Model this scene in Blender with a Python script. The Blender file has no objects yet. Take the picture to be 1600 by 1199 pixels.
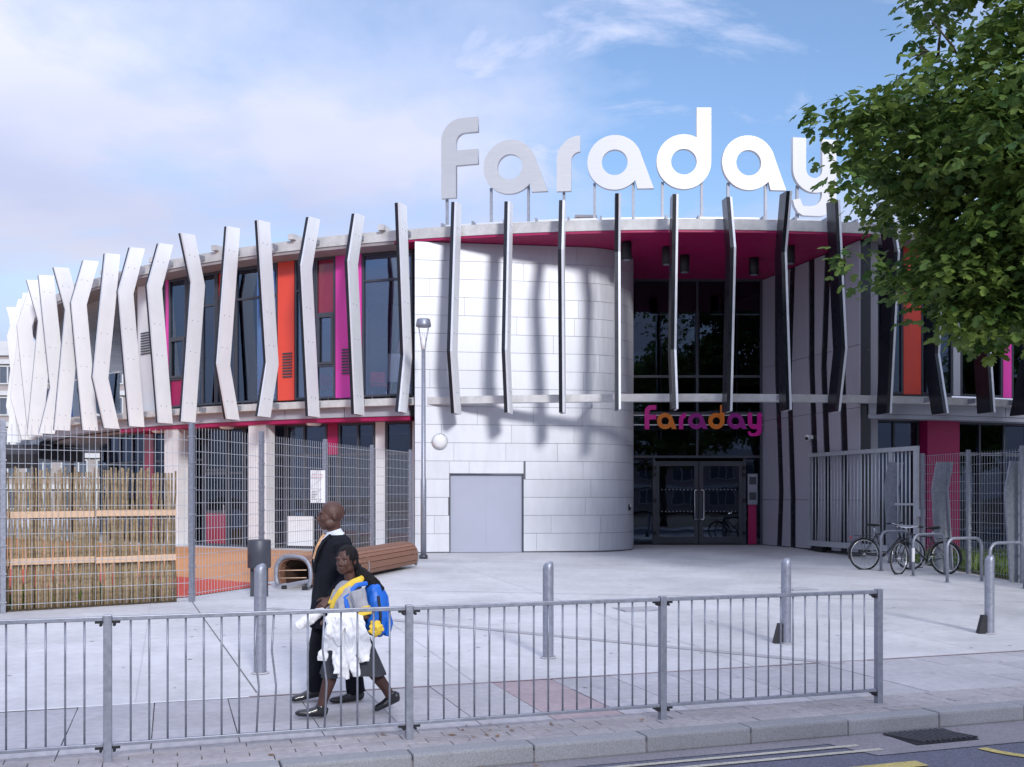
import bpy, bmesh, math, random
from mathutils import Vector, Matrix, noise as mnoise
R = math.radians
random.seed(7)
scene = bpy.context.scene
COL = scene.collection

# ------------------------------------------------------------------ camera
cam_d = bpy.data.cameras.new('camera')
cam = bpy.data.objects.new('camera', cam_d); COL.objects.link(cam)
cam.location = (0, 0, 1.8); cam.rotation_euler = (R(90), 0, 0)
cam_d.sensor_width = 36; cam_d.lens = 36; cam_d.shift_y = 0.1116
cam_d.clip_start = 0.1; cam_d.clip_end = 3000
scene.camera = cam

# ------------------------------------------------------------------ sky
SUN_EL, SUN_ROT = 25.0, 161.5
world = bpy.data.worlds.new('World'); scene.world = world; world.use_nodes = True
nt = world.node_tree; nt.nodes.clear()
def N(t, kind, **kw):
    n = t.nodes.new(kind)
    for k, v in kw.items(): setattr(n, k, v)
    return n
sky = N(nt, 'ShaderNodeTexSky', sky_type='NISHITA', sun_disc=False)
sky.sun_elevation = R(SUN_EL); sky.sun_rotation = R(SUN_ROT)
sky.air_density = 1.0; sky.dust_density = 0.3; sky.ozone_density = 4.0
bg_sky = N(nt, 'ShaderNodeBackground'); bg_sky.inputs[1].default_value = 0.092
nt.links.new(sky.outputs[0], bg_sky.inputs[0])
tc = N(nt, 'ShaderNodeTexCoord')
sep = N(nt, 'ShaderNodeSeparateXYZ'); nt.links.new(tc.outputs['Generated'], sep.inputs[0])
zadd = N(nt, 'ShaderNodeMath', operation='ADD'); zadd.inputs[1].default_value = 0.22
zabs = N(nt, 'ShaderNodeMath', operation='ABSOLUTE')
nt.links.new(sep.outputs[2], zabs.inputs[0]); nt.links.new(zabs.outputs[0], zadd.inputs[0])
dx = N(nt, 'ShaderNodeMath', operation='DIVIDE'); dy = N(nt, 'ShaderNodeMath', operation='DIVIDE')
nt.links.new(sep.outputs[0], dx.inputs[0]); nt.links.new(zadd.outputs[0], dx.inputs[1])
nt.links.new(sep.outputs[1], dy.inputs[0]); nt.links.new(zadd.outputs[0], dy.inputs[1])
comb = N(nt, 'ShaderNodeCombineXYZ')
nt.links.new(dx.outputs[0], comb.inputs[0]); nt.links.new(dy.outputs[0], comb.inputs[1])
CLOUD_OFF = (7.42, 4.45, 0.0)
mp = N(nt, 'ShaderNodeMapping'); mp.inputs['Location'].default_value = CLOUD_OFF
mp.inputs['Scale'].default_value = (0.75, 1.0, 1.0)
nt.links.new(comb.outputs[0], mp.inputs[0])
n1 = N(nt, 'ShaderNodeTexNoise'); n1.inputs['Scale'].default_value = 1.1
n1.inputs['Detail'].default_value = 9; n1.inputs['Roughness'].default_value = 0.56
n1.inputs['Distortion'].default_value = 0.35
nt.links.new(mp.outputs[0], n1.inputs[0])
ramp = N(nt, 'ShaderNodeValToRGB')
ramp.color_ramp.elements[0].position = 0.37; ramp.color_ramp.elements[0].color = (0.06, 0.06, 0.06, 1)
ramp.color_ramp.elements[1].position = 0.55; ramp.color_ramp.elements[1].color = (1, 1, 1, 1)
nt.links.new(n1.outputs[0], ramp.inputs[0])
n2 = N(nt, 'ShaderNodeTexNoise'); n2.inputs['Scale'].default_value = 2.3; n2.inputs['Detail'].default_value = 6
nt.links.new(mp.outputs[0], n2.inputs[0])
cr = N(nt, 'ShaderNodeValToRGB')
cr.color_ramp.elements[0].position = 0.3; cr.color_ramp.elements[0].color = (0.43, 0.475, 0.66, 1)
cr.color_ramp.elements[1].position = 0.68; cr.color_ramp.elements[1].color = (0.56, 0.58, 0.71, 1)
nt.links.new(n2.outputs[0], cr.inputs[0])
bg_cl = N(nt, 'ShaderNodeBackground')
cie = N(nt, 'ShaderNodeMath', operation='MULTIPLY_ADD'); cie.inputs[1].default_value = 0.92; cie.inputs[2].default_value = 0.435   # cloud cover brightens towards the zenith
nt.links.new(zabs.outputs[0], cie.inputs[0]); nt.links.new(cie.outputs[0], bg_cl.inputs[1])
nt.links.new(cr.outputs[0], bg_cl.inputs[0])
mixw = N(nt, 'ShaderNodeMixShader')
hz = N(nt, 'ShaderNodeMapRange', interpolation_type='SMOOTHSTEP')   # haze closes the cloud cover towards the horizon
hz.inputs[1].default_value = 0.05; hz.inputs[2].default_value = 0.34; hz.inputs[3].default_value = 1.0; hz.inputs[4].default_value = 0.0
nt.links.new(zabs.outputs[0], hz.inputs[0])
n3_ = N(nt, 'ShaderNodeTexNoise'); n3_.inputs['Scale'].default_value = 3.4; n3_.inputs['Detail'].default_value = 10; n3_.inputs['Roughness'].default_value = 0.62; n3_.inputs['Distortion'].default_value = 0.6
nt.links.new(mp.outputs[0], n3_.inputs[0])
wr = N(nt, 'ShaderNodeMapRange', interpolation_type='SMOOTHSTEP'); wr.inputs[1].default_value = 0.47; wr.inputs[2].default_value = 0.72; wr.inputs[4].default_value = 0.85
nt.links.new(n3_.outputs[0], wr.inputs[0])
mxw = N(nt, 'ShaderNodeMath', operation='MAXIMUM'); nt.links.new(ramp.outputs[0], mxw.inputs[0]); nt.links.new(wr.outputs[0], mxw.inputs[1])
mxm = N(nt, 'ShaderNodeMath', operation='MAXIMUM'); nt.links.new(hz.outputs[0], mxm.inputs[0]); nt.links.new(mxw.outputs[0], mxm.inputs[1])
nt.links.new(mxm.outputs[0], mixw.inputs[0]); nt.links.new(bg_sky.outputs[0], mixw.inputs[1]); nt.links.new(bg_cl.outputs[0], mixw.inputs[2])
wo = N(nt, 'ShaderNodeOutputWorld'); nt.links.new(mixw.outputs[0], wo.inputs[0])

# ------------------------------------------------------------------ sun (veiled by thin cloud: soft shadows)
sun_d = bpy.data.lights.new('sun', 'SUN'); sun_d.energy = 1.25; sun_d.angle = R(9.0); sun_d.color = (1.0, 0.995, 0.985)
sun = bpy.data.objects.new('sun', sun_d); COL.objects.link(sun)
sun_dir = Vector((-0.317, 0.948, -math.tan(R(SUN_EL))))
sun.rotation_euler = sun_dir.to_track_quat('-Z', 'Y').to_euler(); sun.location = (10, -30, 40)
vs = scene.view_settings
vs.view_transform = 'Standard'; vs.look = 'None'; vs.exposure = 1.04; vs.gamma = 1.0

# ------------------------------------------------------------------ materials
MATS = {}
def mat(name, color, rough=0.6, metal=0.0, var=0.12, scale=6.0, bump=0.0, bscale=60.0, rnd=0.0, spec=0.5, stretch=None, stain=0.0, coat=0.0):
    if name in MATS: return MATS[name]
    m = bpy.data.materials.new(name); m.use_nodes = True; t = m.node_tree
    b = t.nodes['Principled BSDF']; b.inputs['Roughness'].default_value = rough; b.inputs['Metallic'].default_value = metal
    b.inputs['Specular IOR Level'].default_value = spec; b.inputs['Coat Weight'].default_value = coat
    geo = N(t, 'ShaderNodeNewGeometry'); src = geo.outputs['Position']
    if stretch:
        mpn = N(t, 'ShaderNodeMapping'); mpn.inputs['Scale'].default_value = stretch
        t.links.new(src, mpn.inputs[0]); src = mpn.outputs[0]
    nz = N(t, 'ShaderNodeTexNoise'); nz.inputs['Scale'].default_value = scale; nz.inputs['Detail'].default_value = 8; nz.inputs['Roughness'].default_value = 0.6
    t.links.new(src, nz.inputs[0])
    rg = N(t, 'ShaderNodeMapRange'); rg.inputs[1].default_value = 0.3; rg.inputs[2].default_value = 0.7
    rg.inputs[3].default_value = 1 - var; rg.inputs[4].default_value = 1 + var
    t.links.new(nz.outputs[0], rg.inputs[0]); fac = rg.outputs[0]
    if rnd:
        oi = N(t, 'ShaderNodeObjectInfo')
        r2 = N(t, 'ShaderNodeMapRange'); r2.inputs[3].default_value = 1 - rnd; r2.inputs[4].default_value = 1 + rnd
        t.links.new(oi.outputs['Random'], r2.inputs[0])
        mm = N(t, 'ShaderNodeMath', operation='MULTIPLY'); t.links.new(fac, mm.inputs[0]); t.links.new(r2.outputs[0], mm.inputs[1]); fac = mm.outputs[0]
    if stain:
        n3 = N(t, 'ShaderNodeTexNoise'); n3.inputs['Scale'].default_value = 0.55; n3.inputs['Detail'].default_value = 7; n3.inputs['Roughness'].default_value = 0.65
        t.links.new(geo.outputs['Position'], n3.inputs[0])
        r3 = N(t, 'ShaderNodeMapRange'); r3.inputs[1].default_value = 0.35; r3.inputs[2].default_value = 0.62
        r3.inputs[3].default_value = 1 - stain; r3.inputs[4].default_value = 1.0
        t.links.new(n3.outputs[0], r3.inputs[0])
        mm = N(t, 'ShaderNodeMath', operation='MULTIPLY'); t.links.new(fac, mm.inputs[0]); t.links.new(r3.outputs[0], mm.inputs[1]); fac = mm.outputs[0]
    mx = N(t, 'ShaderNodeVectorMath', operation='SCALE'); mx.inputs[0].default_value = color[:3]
    t.links.new(fac, mx.inputs['Scale']); t.links.new(mx.outputs[0], b.inputs['Base Color'])
    rr = N(t, 'ShaderNodeMapRange'); rr.inputs[3].default_value = max(0.03, rough - 0.1); rr.inputs[4].default_value = min(1, rough + 0.1)
    t.links.new(nz.outputs[0], rr.inputs[0]); t.links.new(rr.outputs[0], b.inputs['Roughness'])
    if bump:
        n4 = N(t, 'ShaderNodeTexNoise'); n4.inputs['Scale'].default_value = bscale; n4.inputs['Detail'].default_value = 4
        t.links.new(src, n4.inputs[0])
        bp = N(t, 'ShaderNodeBump'); bp.inputs['Strength'].default_value = bump; bp.inputs['Distance'].default_value = 0.01
        t.links.new(n4.outputs[0], bp.inputs['Height']); t.links.new(bp.outputs[0], b.inputs['Normal'])
    MATS[name] = m; return m

def glass_mat(name, tint, refl):
    m = bpy.data.materials.new(name); m.use_nodes = True; t = m.node_tree; t.nodes.clear()
    tr = N(t, 'ShaderNodeBsdfTransparent'); tr.inputs[0].default_value = (*tint, 1)
    gl = N(t, 'ShaderNodeBsdfGlossy'); gl.inputs['Roughness'].default_value = 0.01; gl.inputs[0].default_value = (0.58, 0.74, 1.0, 1)  # blue sky reflection is put into the gloss tint
    geo = N(t, 'ShaderNodeNewGeometry')
    nz = N(t, 'ShaderNodeTexNoise'); nz.inputs['Scale'].default_value = 0.9; t.links.new(geo.outputs['Position'], nz.inputs[0])
    bp = N(t, 'ShaderNodeBump'); bp.inputs['Strength'].default_value = 0.02; bp.inputs['Distance'].default_value = 0.1
    t.links.new(nz.outputs[0], bp.inputs['Height']); t.links.new(bp.outputs[0], gl.inputs['Normal'])
    fr = N(t, 'ShaderNodeFresnel'); fr.inputs[0].default_value = 1.5
    ad = N(t, 'ShaderNodeMath', operation='ADD', use_clamp=True); ad.inputs[1].default_value = refl
    t.links.new(fr.outputs[0], ad.inputs[0])
    mx = N(t, 'ShaderNodeMixShader'); t.links.new(ad.outputs[0], mx.inputs[0]); t.links.new(tr.outputs[0], mx.inputs[1]); t.links.new(gl.outputs[0], mx.inputs[2])
    o = N(t, 'ShaderNodeOutputMaterial'); t.links.new(mx.outputs[0], o.inputs[0])
    MATS[name] = m; return m

mat('concrete', (0.60, 0.595, 0.61), 0.8, var=0.08, scale=9, bump=0.12, bscale=90, stain=0.24, rnd=0.03)
mat('slab', (0.46, 0.445, 0.47), 0.85, var=0.12, scale=12, bump=0.2, bscale=120, stain=0.18, rnd=0.07)
mat('slab_red', (0.43, 0.34, 0.36), 0.85, var=0.14, scale=12, bump=0.2, bscale=120, stain=0.2, rnd=0.08)
mat('sett', (0.39, 0.365, 0.38), 0.85, var=0.18, scale=18, bump=0.25, bscale=120, stain=0.25, rnd=0.07)
mat('joint', (0.17, 0.16, 0.17), 0.95, var=0.2, scale=20)
mat('granite', (0.29, 0.29, 0.31), 0.75, var=0.28, scale=95, bump=0.15, bscale=150, stain=0.2, rnd=0.08)
mat('asphalt', (0.125, 0.128, 0.175), 0.85, var=0.55, scale=75, bump=0.5, bscale=170, stain=0.15)
mat('gutter', (0.25, 0.235, 0.26), 0.9, var=0.25, scale=40, bump=0.3, bscale=140, stain=0.25)
mat('yellow_paint', (0.55, 0.45, 0.16), 0.75, var=0.35, scale=38, stain=0.25)
mat('pale_paint', (0.48, 0.45, 0.38), 0.75, var=0.30, scale=40, stain=0.2)
mat('cast_iron', (0.10, 0.10, 0.115), 0.6, 0.6, var=0.3, scale=30)
mat('grass', (0.07, 0.12, 0.035), 0.9, var=0.4, scale=4)
mat('soil', (0.12, 0.09, 0.06), 0.95, var=0.4, scale=8, bump=0.6, bscale=40)
mat('orange_floor', (0.64, 0.29, 0.12), 0.85, var=0.10, scale=40, stain=0.15)
mat('red_floor', (0.58, 0.075, 0.04), 0.85, var=0.12, scale=40, stain=0.12)
mat('galv', (0.30, 0.315, 0.375), 0.45, 0.55, var=0.16, scale=22, stain=0.10, bump=0.04, bscale=60)
mat('galv_dull', (0.33, 0.345, 0.40), 0.55, 0.4, var=0.18, scale=14, stain=0.2)
mat('wire', (0.50, 0.52, 0.56), 0.45, 0.4, var=0.1, scale=8)
mat('black_metal', (0.02, 0.02, 0.025), 0.5, 0.3, var=0.2)
mat('dark_grey', (0.055, 0.058, 0.075), 0.45, 0.1, var=0.12, scale=5)
mat('frame_grey', (0.06, 0.065, 0.085), 0.45, 0.1, var=0.1, scale=5)
mat('zinc', (0.59, 0.60, 0.65), 0.45, 0.28, var=0.05, scale=2.2, rnd=0.035, stretch=(2.2, 2.2, 0.6), stain=0.04)
mat('zinc_back', (0.12, 0.12, 0.14), 0.6, var=0.05)
mat('door_grey', (0.36, 0.375, 0.47), 0.5, 0.1, var=0.03, scale=2)
mat('white_board', (0.87, 0.88, 0.91), 0.5, var=0.045, scale=2.5, stretch=(1, 1, 0.35), stain=0.07, rnd=0.03)
mat('silver_edge', (0.72, 0.73, 0.77), 0.4, 0.25, var=0.05)
mat('fin_back', (0.012, 0.013, 0.02), 0.3, 0.2, var=0.2, scale=4, coat=0.2)
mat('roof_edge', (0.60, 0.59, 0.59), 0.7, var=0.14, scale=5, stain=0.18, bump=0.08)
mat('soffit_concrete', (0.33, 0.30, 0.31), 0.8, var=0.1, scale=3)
mat('fascia', (0.42, 0.43, 0.50), 0.55, 0.15, var=0.05, scale=2, rnd=0.02)
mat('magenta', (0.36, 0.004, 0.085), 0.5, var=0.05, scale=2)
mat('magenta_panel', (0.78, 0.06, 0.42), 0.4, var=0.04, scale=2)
mat('red_panel', (0.80, 0.075, 0.045), 0.4, var=0.04, scale=2)
mat('crimson_glass', (0.24, 0.012, 0.045), 0.08, var=0.05, spec=0.8)
mat('white_panel', (0.76, 0.76, 0.78), 0.45, var=0.03, scale=2)
mat('white_wall', (0.74, 0.73, 0.74), 0.6, var=0.05, scale=3, stain=0.08)
mat('purple_clad', (0.44, 0.43, 0.49), 0.55, 0.1, var=0.07, scale=7, stretch=(9, 9, 0.4), rnd=0.03)
mat('dark_strip', (0.022, 0.022, 0.03), 0.25, 0.2, var=0.1)
mat('steel', (0.66, 0.67, 0.70), 0.28, 0.9, var=0.05, scale=4)
mat('brushed', (0.53, 0.53, 0.55), 0.50, 0.35, var=0.06, scale=3, stretch=(0.5, 0.5, 12))
mat('sign_magenta', (0.80, 0.008, 0.36), 0.4, var=0.03)
mat('sign_orange', (0.92, 0.24, 0.02), 0.4, var=0.03)
mat('sign_purple', (0.40, 0.012, 0.29), 0.4, var=0.03)
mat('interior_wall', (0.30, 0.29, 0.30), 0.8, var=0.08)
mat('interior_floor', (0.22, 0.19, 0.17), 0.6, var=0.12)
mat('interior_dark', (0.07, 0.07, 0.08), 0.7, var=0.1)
mat('wood_stick', (0.28, 0.205, 0.12), 0.85, var=0.35, scale=25, rnd=0.35, bump=0.4, bscale=50)
mat('timber', (0.62, 0.42, 0.28), 0.7, var=0.14, scale=8, stretch=(2, 2, 14), rnd=0.05, bump=0.1)
mat('bench_wood', (0.23, 0.115, 0.075), 0.6, var=0.25, scale=10, stretch=(6, 1.2, 6), rnd=0.12, bump=0.15)
mat('bench_dark', (0.05, 0.025, 0.015), 0.8, var=0.2)
mat('red_plastic', (0.66, 0.035, 0.03), 0.4, var=0.05)
mat('orange_plastic', (0.75, 0.13, 0.06), 0.5, var=0.05)
mat('rubber', (0.02, 0.02, 0.022), 0.8, var=0.2)
mat('bike_black', (0.02, 0.021, 0.03), 0.3, 0.2, var=0.1, coat=0.5)
mat('chrome', (0.7, 0.71, 0.73), 0.15, 1.0, var=0.03)
mat('paper', (0.78, 0.78, 0.79), 0.6, var=0.04, scale=6)
mat('red_ink', (0.60, 0.03, 0.08), 0.7, var=0.02)
mat('dark_ink', (0.06, 0.06, 0.08), 0.7, var=0.02)
mat('bark', (0.075, 0.06, 0.05), 0.9, var=0.35, scale=12, bump=0.7, bscale=30)
mat('flat_brick', (0.40, 0.345, 0.335), 0.85, var=0.1, scale=3, stain=0.1)
mat('flat_white', (0.62, 0.61, 0.62), 0.7, var=0.06, scale=2)
mat('flat_glass', (0.10, 0.12, 0.16), 0.12, var=0.2, scale=0.6, spec=0.8)
mat('curtain', (0.5, 0.48, 0.47), 0.9, var=0.15, scale=4, stretch=(6, 6, 0.5))
mat('pink_brick', (0.55, 0.42, 0.38), 0.85, var=0.1, scale=10)
mat('skin', (0.085, 0.036, 0.026), 0.55, var=0.10, scale=14)
mat('eye_white', (0.22, 0.2, 0.19), 0.3, var=0.0)
mat('suit', (0.009, 0.010, 0.016), 0.9, spec=0.2, var=0.25, scale=18, bump=0.15, bscale=40)
mat('trouser', (0.009, 0.010, 0.015), 0.9, spec=0.2, var=0.2, scale=16, bump=0.2, bscale=20)
mat('shirt', (0.72, 0.76, 0.82), 0.7, var=0.04)
mat('tie', (0.60, 0.33, 0.16), 0.5, var=0.35, scale=60)
mat('shoe', (0.014, 0.014, 0.018), 0.3, var=0.2, coat=0.3)
mat('hair', (0.008, 0.007, 0.008), 0.75, spec=0.25, var=0.3, scale=30, bump=0.8, bscale=90)
mat('jumper', (0.36, 0.355, 0.39), 0.9, var=0.10, scale=20, bump=0.3, bscale=70)
mat('yellow_cloth', (0.75, 0.52, 0.06), 0.85, var=0.12, scale=30, bump=0.2, bscale=60)
mat('skirt', (0.042, 0.044, 0.055), 0.9, var=0.2, scale=14, bump=0.2)
mat('blue_nylon', (0.012, 0.13, 0.58), 0.5, var=0.12, scale=12, bump=0.25, bscale=25)
mat('white_cloth', (0.80, 0.80, 0.83), 0.85, var=0.05, scale=10, bump=0.5, bscale=14)
mat('tights', (0.062, 0.026, 0.022), 0.7, var=0.15, scale=10)
mat('teal', (0.2, 0.55, 0.62), 0.6, var=0.05)
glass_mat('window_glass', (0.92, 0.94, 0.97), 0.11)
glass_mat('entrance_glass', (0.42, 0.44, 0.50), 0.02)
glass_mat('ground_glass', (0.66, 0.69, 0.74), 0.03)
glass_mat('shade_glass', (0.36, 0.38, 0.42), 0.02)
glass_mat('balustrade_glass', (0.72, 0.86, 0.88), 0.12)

def leaf_mat(name, c1, c2):
    m = bpy.data.materials.new(name); m.use_nodes = True; t = m.node_tree
    b = t.nodes['Principled BSDF']; b.inputs['Roughness'].default_value = 0.55; b.inputs['Specular IOR Level'].default_value = 0.4
    at = N(t, 'ShaderNodeAttribute', attribute_name='tone')
    cr_ = N(t, 'ShaderNodeValToRGB'); cr_.color_ramp.elements[0].color = (*c1, 1); cr_.color_ramp.elements[1].color = (*c2, 1)
    t.links.new(at.outputs['Fac'], cr_.inputs[0]); t.links.new(cr_.outputs[0], b.inputs['Base Color'])
    tl = N(t, 'ShaderNodeBsdfTranslucent'); t.links.new(cr_.outputs[0], tl.inputs[0])
    mx = N(t, 'ShaderNodeMixShader'); mx.inputs[0].default_value = 0.38
    t.links.new(b.outputs[0], mx.inputs[1]); t.links.new(tl.outputs[0], mx.inputs[2])
    t.links.new(mx.outputs[0], t.nodes['Material Output'].inputs[0])
    MATS[name] = m
leaf_mat('leaf', (0.045, 0.105, 0.024), (0.24, 0.33, 0.065))

# ------------------------------------------------------------------ mesh helpers
class MB:
    def __init__(s): s.v = []; s.f = []; s.sm = []
    def add(s, vs_, fs, smooth=False):
        o = len(s.v); s.v += [Vector(p) for p in vs_]
        for f in fs: s.f.append([i + o for i in f]); s.sm.append(smooth)
        return s
    def box(s, c, size, rz=0.0, M=None):
        x, y, z = [d / 2 for d in size]
        P = [(-x,-y,-z),(x,-y,-z),(x,y,-z),(-x,y,-z),(-x,-y,z),(x,-y,z),(x,y,z),(-x,y,z)]
        T = M if M else Matrix.Translation(c) @ Matrix.Rotation(rz, 4, 'Z')
        return s.add([T @ Vector(p) for p in P], [(0,3,2,1),(4,5,6,7),(0,1,5,4),(1,2,6,5),(2,3,7,6),(3,0,4,7)])
    def bar(s, a, b, w, h=None):            # square bar from a to b
        a, b = Vector(a), Vector(b); d = b - a; h = h or w
        q = d.to_track_quat('Z', 'X' if abs(d.normalized().x) < 0.9 else 'Y').to_matrix().to_4x4()
        return s.box(None, (w, h, d.length), M=Matrix.Translation((a + b) / 2) @ q)
    def hbar(s, a, b, w, h):                # horizontal-ish bar: width w sideways, height h
        a, b = Vector(a), Vector(b); d = (b - a); L = d.length; x = d.normalized()
        y = Vector((0, 0, 1)).cross(x).normalized(); z = x.cross(y)
        M = Matrix((( x.x, y.x, z.x, 0), (x.y, y.y, z.y, 0), (x.z, y.z, z.z, 0), (0, 0, 0, 1)))
        return s.box(None, (L, w, h), M=Matrix.Translation((a + b) / 2) @ M)
    def tube(s, pts, r, seg=8, closed=False, caps=True, squash=None, up=None, smooth=True):
        pts = [Vector(p) for p in pts]; n = len(pts); rs = r if isinstance(r, (list, tuple)) else [r] * n
        vs_ = []; prev = None
        for i, p in enumerate(pts):
            if closed: t = pts[(i + 1) % n] - pts[i - 1]
            else: t = pts[min(i + 1, n - 1)] - pts[max(i - 1, 0)]
            t.normalize()
            if prev is None:
                a = Vector(up) if up else (Vector((0, 0, 1)) if abs(t.z) < 0.9 else Vector((1, 0, 0)))
                x = (a - t * a.dot(t)).normalized()
            else: x = (prev - t * prev.dot(t)).normalized()
            prev = x; y = t.cross(x)
            rr = rs[i]; rx, ry = rr if isinstance(rr, (list, tuple)) else (rr, rr)
            for k in range(seg):
                an = 2 * math.pi * k / seg
                vs_.append(p + x * (math.cos(an) * rx) + y * (math.sin(an) * ry))
        fs = []; m = n if closed else n - 1
        for i in range(m):
            for k in range(seg):
                a = i * seg + k; b = i * seg + (k + 1) % seg; j = (i + 1) % n
                fs.append((a, b, j * seg + (k + 1) % seg, j * seg + k))
        s.add(vs_, fs, smooth)
        if caps and not closed:
            o = len(s.v) - n * seg
            s.f.append([o + k for k in reversed(range(seg))]); s.sm.append(False)
            s.f.append([o + (n - 1) * seg + k for k in range(seg)]); s.sm.append(False)
        return s
    def rev(s, prof, c=(0, 0, 0), seg=24, smooth=True):   # lathe about vertical axis, prof [(r,z)]
        c = Vector(c); vs_ = []
        for r, z in prof:
            for k in range(seg):
                a = 2 * math.pi * k / seg; vs_.append(c + Vector((r * math.cos(a), r * math.sin(a), z)))
        fs = []
        for i in range(len(prof) - 1):
            for k in range(seg):
                fs.append((i*seg+k, i*seg+(k+1)%seg, (i+1)*seg+(k+1)%seg, (i+1)*seg+k))
        s.add(vs_, fs, smooth)
        o = len(s.v) - len(prof) * seg
        s.f.append([o + k for k in reversed(range(seg))]); s.sm.append(False)
        s.f.append([o + (len(prof) - 1) * seg + k for k in range(seg)]); s.sm.append(False)
        return s
    def ell(s, c, r, seg=16, rings=10, M=None):
        c = Vector(c); vs_ = []; fs = []
        for i in range(rings + 1):
            th = math.pi * i / rings
            th = min(max(th, 0.02), math.pi - 0.02)
            for k in range(seg):
                a = 2 * math.pi * k / seg
                p = Vector((r[0]*math.sin(th)*math.cos(a), r[1]*math.sin(th)*math.sin(a), r[2]*math.cos(th)))
                vs_.append(c + (M @ p if M else p))
        for i in range(rings):
            for k in range(seg): fs.append((i*seg+k, (i+1)*seg+k, (i+1)*seg+(k+1)%seg, i*seg+(k+1)%seg))
        s.add(vs_, fs, True)
        o = len(s.v) - (rings + 1) * seg
        s.f.append([o + k for k in range(seg)]); s.sm.append(True)
        s.f.append([o + rings * seg + k for k in reversed(range(seg))]); s.sm.append(True)
        return s
    def prism(s, poly, z0, z1, T=None):     # poly in xy, extruded along z (optionally transformed)
        n = len(poly); P = [Vector((p[0], p[1], z0)) for p in poly] + [Vector((p[0], p[1], z1)) for p in poly]
        if T: P = [T @ p for p in P]
        fs = [tuple(reversed(range(n))), tuple(range(n, 2 * n))] + [(i, (i + 1) % n, n + (i + 1) % n, n + i) for i in range(n)]
        return s.add(P, fs)
    def arc(s, r0, r1, p0, p1, z0, z1, seg=None, z0b=None):   # ring sector about the building's centre, angles in degrees
        seg = seg or max(1, int(abs(p1 - p0) / 1.5 + 0.5)); vs_ = []
        for i in range(seg + 1):
            a = R(p0 + (p1 - p0) * i / seg)
            for r_, z_ in ((r0, z0), (r1, z0), (r1, z1), (r0, z1)):
                vs_.append((CX + r_ * math.sin(a), CY - r_ * math.cos(a), z_))
        fs = []
        for i in range(seg):
            for k in range(4):
                a = i * 4 + k; b = i * 4 + (k + 1) % 4
                fs.append((a, b, b + 4, a + 4))
        fs.append((3, 2, 1, 0)); o = seg * 4; fs.append((o, o + 1, o + 2, o + 3))
        return s.add(vs_, fs)
CX, CY = 4.3, 49.65
def pol(r, p, z): a = R(p); return Vector((CX + r * math.sin(a), CY - r * math.cos(a), z))

WM = {}
def place(o, M, parent):
    WM[o.name] = M
    if parent is not None:
        o.parent = parent; o.matrix_parent_inverse = WM[parent.name].inverted()
    o.matrix_basis = M
def obj(name, mb, m, parent=None, bevel=0.0, smooth=None):
    xs = [v.x for v in mb.v]; ys = [v.y for v in mb.v]; zs = [v.z for v in mb.v]
    c = Vector(((min(xs)+max(xs))/2, (min(ys)+max(ys))/2, min(zs)))
    me = bpy.data.meshes.new(name)
    me.from_pydata([v - c for v in mb.v], [], mb.f)
    me.polygons.foreach_set('use_smooth', mb.sm if smooth is None else [smooth] * len(mb.f))
    bm = bmesh.new(); bm.from_mesh(me); bmesh.ops.recalc_face_normals(bm, faces=bm.faces)
    if bevel:
        bmesh.ops.bevel(bm, geom=[e for e in bm.edges if e.is_manifold and e.calc_face_angle(0) > 0.6], offset=bevel, segments=2, affect='EDGES', profile=0.6)
    bm.to_mesh(me); bm.free()
    me.materials.append(MATS[m] if isinstance(m, str) else m)
    o = bpy.data.objects.new(name, me); COL.objects.link(o)
    place(o, Matrix.Translation(c), parent)
    return o
def tag(o, label, cat=None, group=None):
    o['label'] = label
    if cat: o['category'] = cat
    if group: o['group'] = group
    return o
def thing(name, loc, label, cat, group=None, rz=0.0):
    o = bpy.data.objects.new(name, None); o.empty_display_size = 0.2; COL.objects.link(o)
    place(o, Matrix.Translation(loc) @ Matrix.Rotation(rz, 4, 'Z'), None)
    return tag(o, label, cat, group)
def struct(name, mb, m, bevel=0.0):
    o = obj(name, mb, m, None, bevel); o['kind'] = 'structure'; return o
def copy_tree(o, M, parent=None):
    c = o.copy(); COL.objects.link(c); c.parent = None
    place(c, M, parent)
    for ch in o.children:
        rel = WM[o.name].inverted() @ WM[ch.name]
        copy_tree(ch, M @ rel, c)
    return c
def B(): return MB()
# ------------------------------------------------------------------ ground: street frame (u along the kerb, v away from the road)
KA = R(18.4); UX, UY = math.cos(KA), math.sin(KA)
def uv(u, v, z=0.0): return Vector((u * UX - v * UY, u * UY + v * UX, z))
def vof(x, y): return -x * UY + y * UX
VK, VB, VT, SLOPE = 7.0, 9.55, 24.55, 0.028
def gz(x, y):
    v = vof(x, y)
    return 0.0 if v < VB else min((v - VB) * SLOPE, (VT - VB) * SLOPE)
def strip(v0, v1, z0, z1, u0=-400, u1=400):
    return B().add([uv(u0, v0, z0), uv(u1, v0, z0), uv(u1, v1, z1), uv(u0, v1, z1)], [(0, 1, 2, 3)])
def sheet(poly, dz):
    bm = bmesh.new(); f = bm.faces.new([bm.verts.new((p[0], p[1], 0)) for p in poly])
    for vv in (VB, VT):
        bmesh.ops.bisect_plane(bm, geom=bm.verts[:] + bm.edges[:] + bm.faces[:], plane_co=uv(0, vv), plane_no=(-UY, UX, 0))
    bmesh.ops.triangulate(bm, faces=bm.faces[:])
    bm.verts.index_update()
    mb = B().add([(v.co.x, v.co.y, gz(v.co.x, v.co.y) + dz) for v in bm.verts], [[v.index for v in f.verts] for f in bm.faces])
    bm.free(); return mb
def line_sheet(a, b, w, dz):
    a, b = Vector(a), Vector(b); d = (b - a).normalized(); n = Vector((-d.y, d.x)) * w / 2
    return sheet([a - n, b - n, b + n, a + n], dz)

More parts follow.
